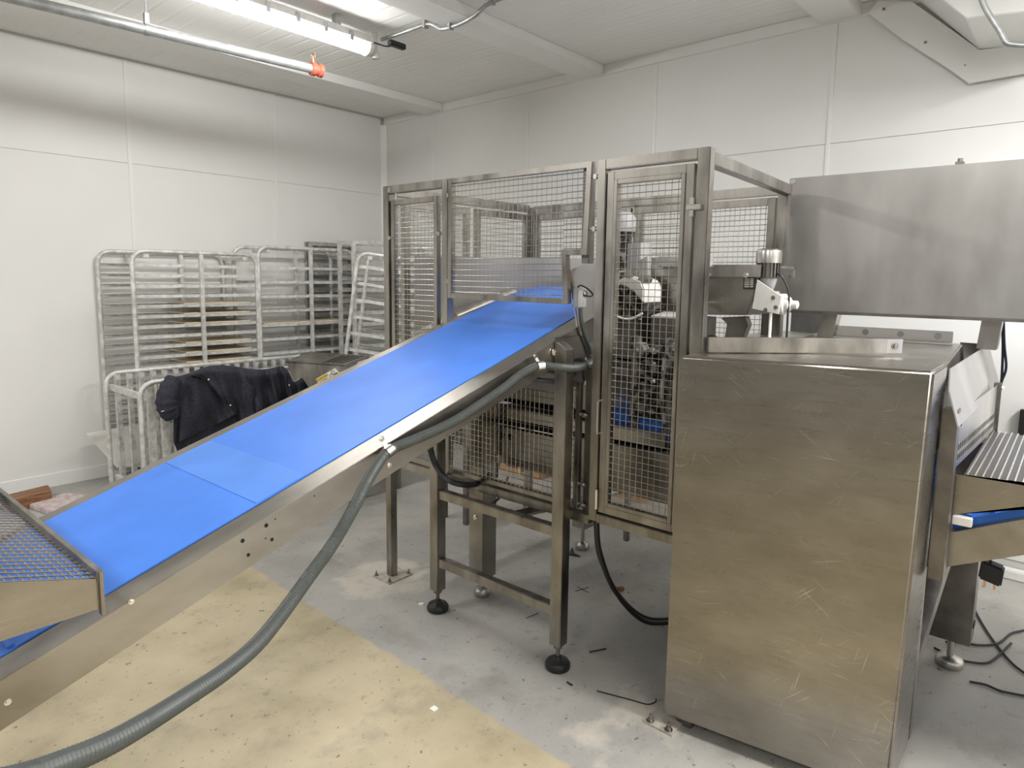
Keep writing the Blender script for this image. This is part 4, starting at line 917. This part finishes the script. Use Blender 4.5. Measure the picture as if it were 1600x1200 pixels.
# front (facing viewer) sheet: between A0 and A1 and down
f0,f1 = A_[0],A_[1]
fd = (f1-f0).normalized(); outw = V((fd.y,-fd.x,0)); 
if outw.dot(f0) > 0: outw = -outw
def onf(q,dy=0): # point of a pixel on the front plane
    d = ray(*q); n = outw; return OO+d*((f0-OO).dot(n)/d.dot(n)) + outw*dy
ff = [onf(q) for q in ((447,564),(537,570),(560,600),(555,640),(490,640),(484,608),(471,588),(458,594),(452,578))]
mb = MB(); mb.prism(ff,-outw*.004); mb.build('front_sheet','tube',hb)
mb = MB(); mb.prism([A_[1],A_[2],A_[2]+V((.02,0,-.30)),onf((560,600))+V((0,0,-.10)),onf((560,600))],(.003,.003,0)); mb.build('side_sheet','darksteel',hb)
mb = MB(); mb.box((f0.x+.24,f1.y+.05,.30),(A_[2].x-.06,f0.y-.05,.96)); mb.build('inner_bin','darksteel',hb)
for k in range(5):
    u = .46+.09*k; a = A_[0].lerp(A_[1],.62+.075*k); b = A_[3].lerp(A_[2],.62+.075*k); a2 = a.lerp(b,.06); b2 = a.lerp(b,.92)
    MB().beam(a2+V((0,0,.0005)),b2+V((0,0,.0005)),.010,.002).build('slot','holeshade',hb)
for lx in (f0.x+.26,A_[2].x-.08):
    for ly in (f1.y+.07,f0.y-.07): bx((lx-.02,ly-.02,0),(lx+.02,ly+.02,.32),'leg','darksteel',hb)
mb = MB(); mb.cyl(onf((548,572),-.10),onf((560,568),-.10),.02,12); mb.build('shaft','bright',hb,smooth=True)
st_ = [onf(q,.002) for q in ((494,592),(524,575),(534,586),(500,603))]
sk = MB().prism(st_,outw*.001).build('caution_label','paper',hb,label='white caution label with yellow band and roller hazard pictogram')
def lab(u0,v0,u1,v1,mat,nm,dz=.0035):
    def q(u,v): a = st_[0].lerp(st_[1],u); b = st_[3].lerp(st_[2],u); return a.lerp(b,v)+outw*dz
    return MB().prism([q(u0,v0),q(u1,v0),q(u1,v1),q(u0,v1)],outw*.0006).build(nm,mat,sk)
lab(.02,.04,.50,.42,'yellow','label_band')
for v in (.55,.72,.87): lab(.08,v,.46,v+.06,'ink','label_print')
def lq(u,v,dz=.0048): a = st_[0].lerp(st_[1],u); b = st_[3].lerp(st_[2],u); return a.lerp(b,v)+outw*dz
for (u,v,r) in ((.66,.62,.016),(.80,.30,.013)):
    c = lq(u,v); mb = MB(); e1 = (st_[1]-st_[0]).normalized(); e2 = (st_[3]-st_[0]).normalized()
    mb.tube([c+e1*r*math.cos(a)+e2*r*math.sin(a) for a in [2*math.pi*k/14 for k in range(14)]],.0015,5,close=True); mb.build('pictogram_roller','ink',sk)
MB().prism([lq(.74,.86),lq(.80,.55),lq(.94,.52),lq(.98,.72),lq(.86,.72),lq(.80,.95)],outw*.0008).build('pictogram_hand','ink',sk)
# CAUTION lettering (flat text)
def text(s, p, e1, e2, size, mat, name, par, thick=.0004):
    cu = bpy.data.curves.new(name,'FONT'); cu.body = s; cu.size = size; cu.extrude = thick; cu.align_x = 'LEFT'
    o = bpy.data.objects.new(name,cu); COL.objects.link(o)
    n = e1.cross(e2).normalized(); mm_ = Matrix.Identity(4)
    for i in range(3): mm_[i][0],mm_[i][1],mm_[i][2],mm_[i][3] = e1[i],e2[i],n[i],p[i]
    dg = bpy.context.evaluated_depsgraph_get(); me = bpy.data.meshes.new_from_object(o.evaluated_get(dg)); bpy.data.objects.remove(o)
    me.transform(mm_); rt = par
    while rt.parent: rt = rt.parent
    me.transform(Matrix.Translation(-rt.location)); me.materials.clear(); me.materials.append(M[mat])
    o = bpy.data.objects.new(name,me); COL.objects.link(o); o.parent = par; return o
e1 = (st_[1]-st_[0]).normalized(); e2 = (st_[0]-st_[3]); e2 = (e2-e1*e2.dot(e1)).normalized()
text('CAUTION', lq(.10,.36,.0048), e1, e2, (st_[1]-st_[0]).length*.105, 'ink', 'label_lettering', sk)
MB().prism([lq(.03,.34),lq(.055,.14),lq(.085,.34)],outw*.0006).build('label_triangle','ink',sk)
# timber and paver
mb = MB(); z = .10
tq = [atZ(-10,775,z),atZ(22,785,z),atZ(77,770,z),atZ(66,757,z),atZ(0,766,z)]
tq = [V((1.02,5.45,0)),V((1.10,5.29,0)),V((1.33,5.33,0)),V((1.36,5.52,0))]
mb.prism(tq,(0,0,.085)); o = mb.build('timber_block','wood',bevel=.006); solo(o,'brown timber block on the floor by the left wall','timber')
mb = MB(); pq = [atZ(43,783,.05),atZ(85,797,.05),atZ(142,772,.05),atZ(104,766,.05)]
mb.prism(pq,(0,0,.035)); o = mb.build('concrete_paver','paver',bevel=.005); o.location.z = 0; solo(o,'pinkish concrete paver resting on the floor beside the timber block','paver')
for v_ in o.data.vertices: pass
o.location.z = .0
# cardboard box behind the machine, with printed mark
cbx = thing('cardboard_box','brown cardboard box with faded print on the floor behind the machine','box',(4.15,3.4,0))
c0 = V((4.08,3.16,0)); c1_ = V((4.10,3.56,0))
MB().box((4.06,3.17,0),(4.36,3.60,.20)).build('carton','cardboard',cbx,bevel=.003)
MB().box((4.058,3.37,.0),(4.0595,3.39,.20)).build('tape','tray',cbx)
def mk(y0,y1,z0,z1): MB().box((4.0575,y0,z0),(4.0595,y1,z1)).build('print_mark','ink',cbx)
mk(3.30,3.33,.09,.17); mk(3.27,3.35,.115,.13); mk(3.42,3.46,.08,.15); mk(3.40,3.52,.05,.06); mk(3.25,3.36,.05,.058); mk(3.25,3.36,.035,.042)
c2 = thing('cardboard_box','brown carton near the back wall, glimpsed through the cage door','box',(4.2,2.5,0))
MB().box((4.12,2.28,0),(4.36,2.62,.30)).build('carton','cardboard',c2,bevel=.003)
# debris machine parts behind lower panel: white motor and straps
wm = thing('spare_motor','pale dusty motor on a dark frame behind the lower cage panel','motor',(3.0,3.3,0))
p = atX(732,655,3.1)
mb = MB(); mb.lathe(p+V((-.12,0,0)),[(.05,0),(.085,.02),(.09,.20),(.06,.23)],(1,0,0),24); mb.build('motor_body','offwhite',wm,smooth=True)
mb = MB(); mb.box((p.x-.15,p.y-.12,p.z-.13),(p.x+.15,p.y+.12,p.z-.09)); mb.build('motor_base','blackmatt',wm)
for dx,dy in ((-.12,-.1),(-.12,.1),(.12,-.1),(.12,.1)): MB().box((p.x+dx-.015,p.y+dy-.015,0),(p.x+dx+.015,p.y+dy+.015,p.z-.13)).build('leg','darksteel',wm)
loose([atX(775,745,2.52),atX(778,725,2.52),atX(788,705,2.50),atX(802,690,2.48)],.011,'black_strap','left black strap hanging below the machine side plate','strap')
loose([atX(850,700,2.46),atX(862,722,2.47),atX(872,745,2.48)],.010,'black_strap','right black strap hanging below the machine side plate','strap')
loose([V((2.42,2.08,.42)),V((2.8,1.92,.44)),V((3.14,1.80,.46))],.022,'tie_bar','round grey tie bar running back from the wide machine leg','bar','steel')
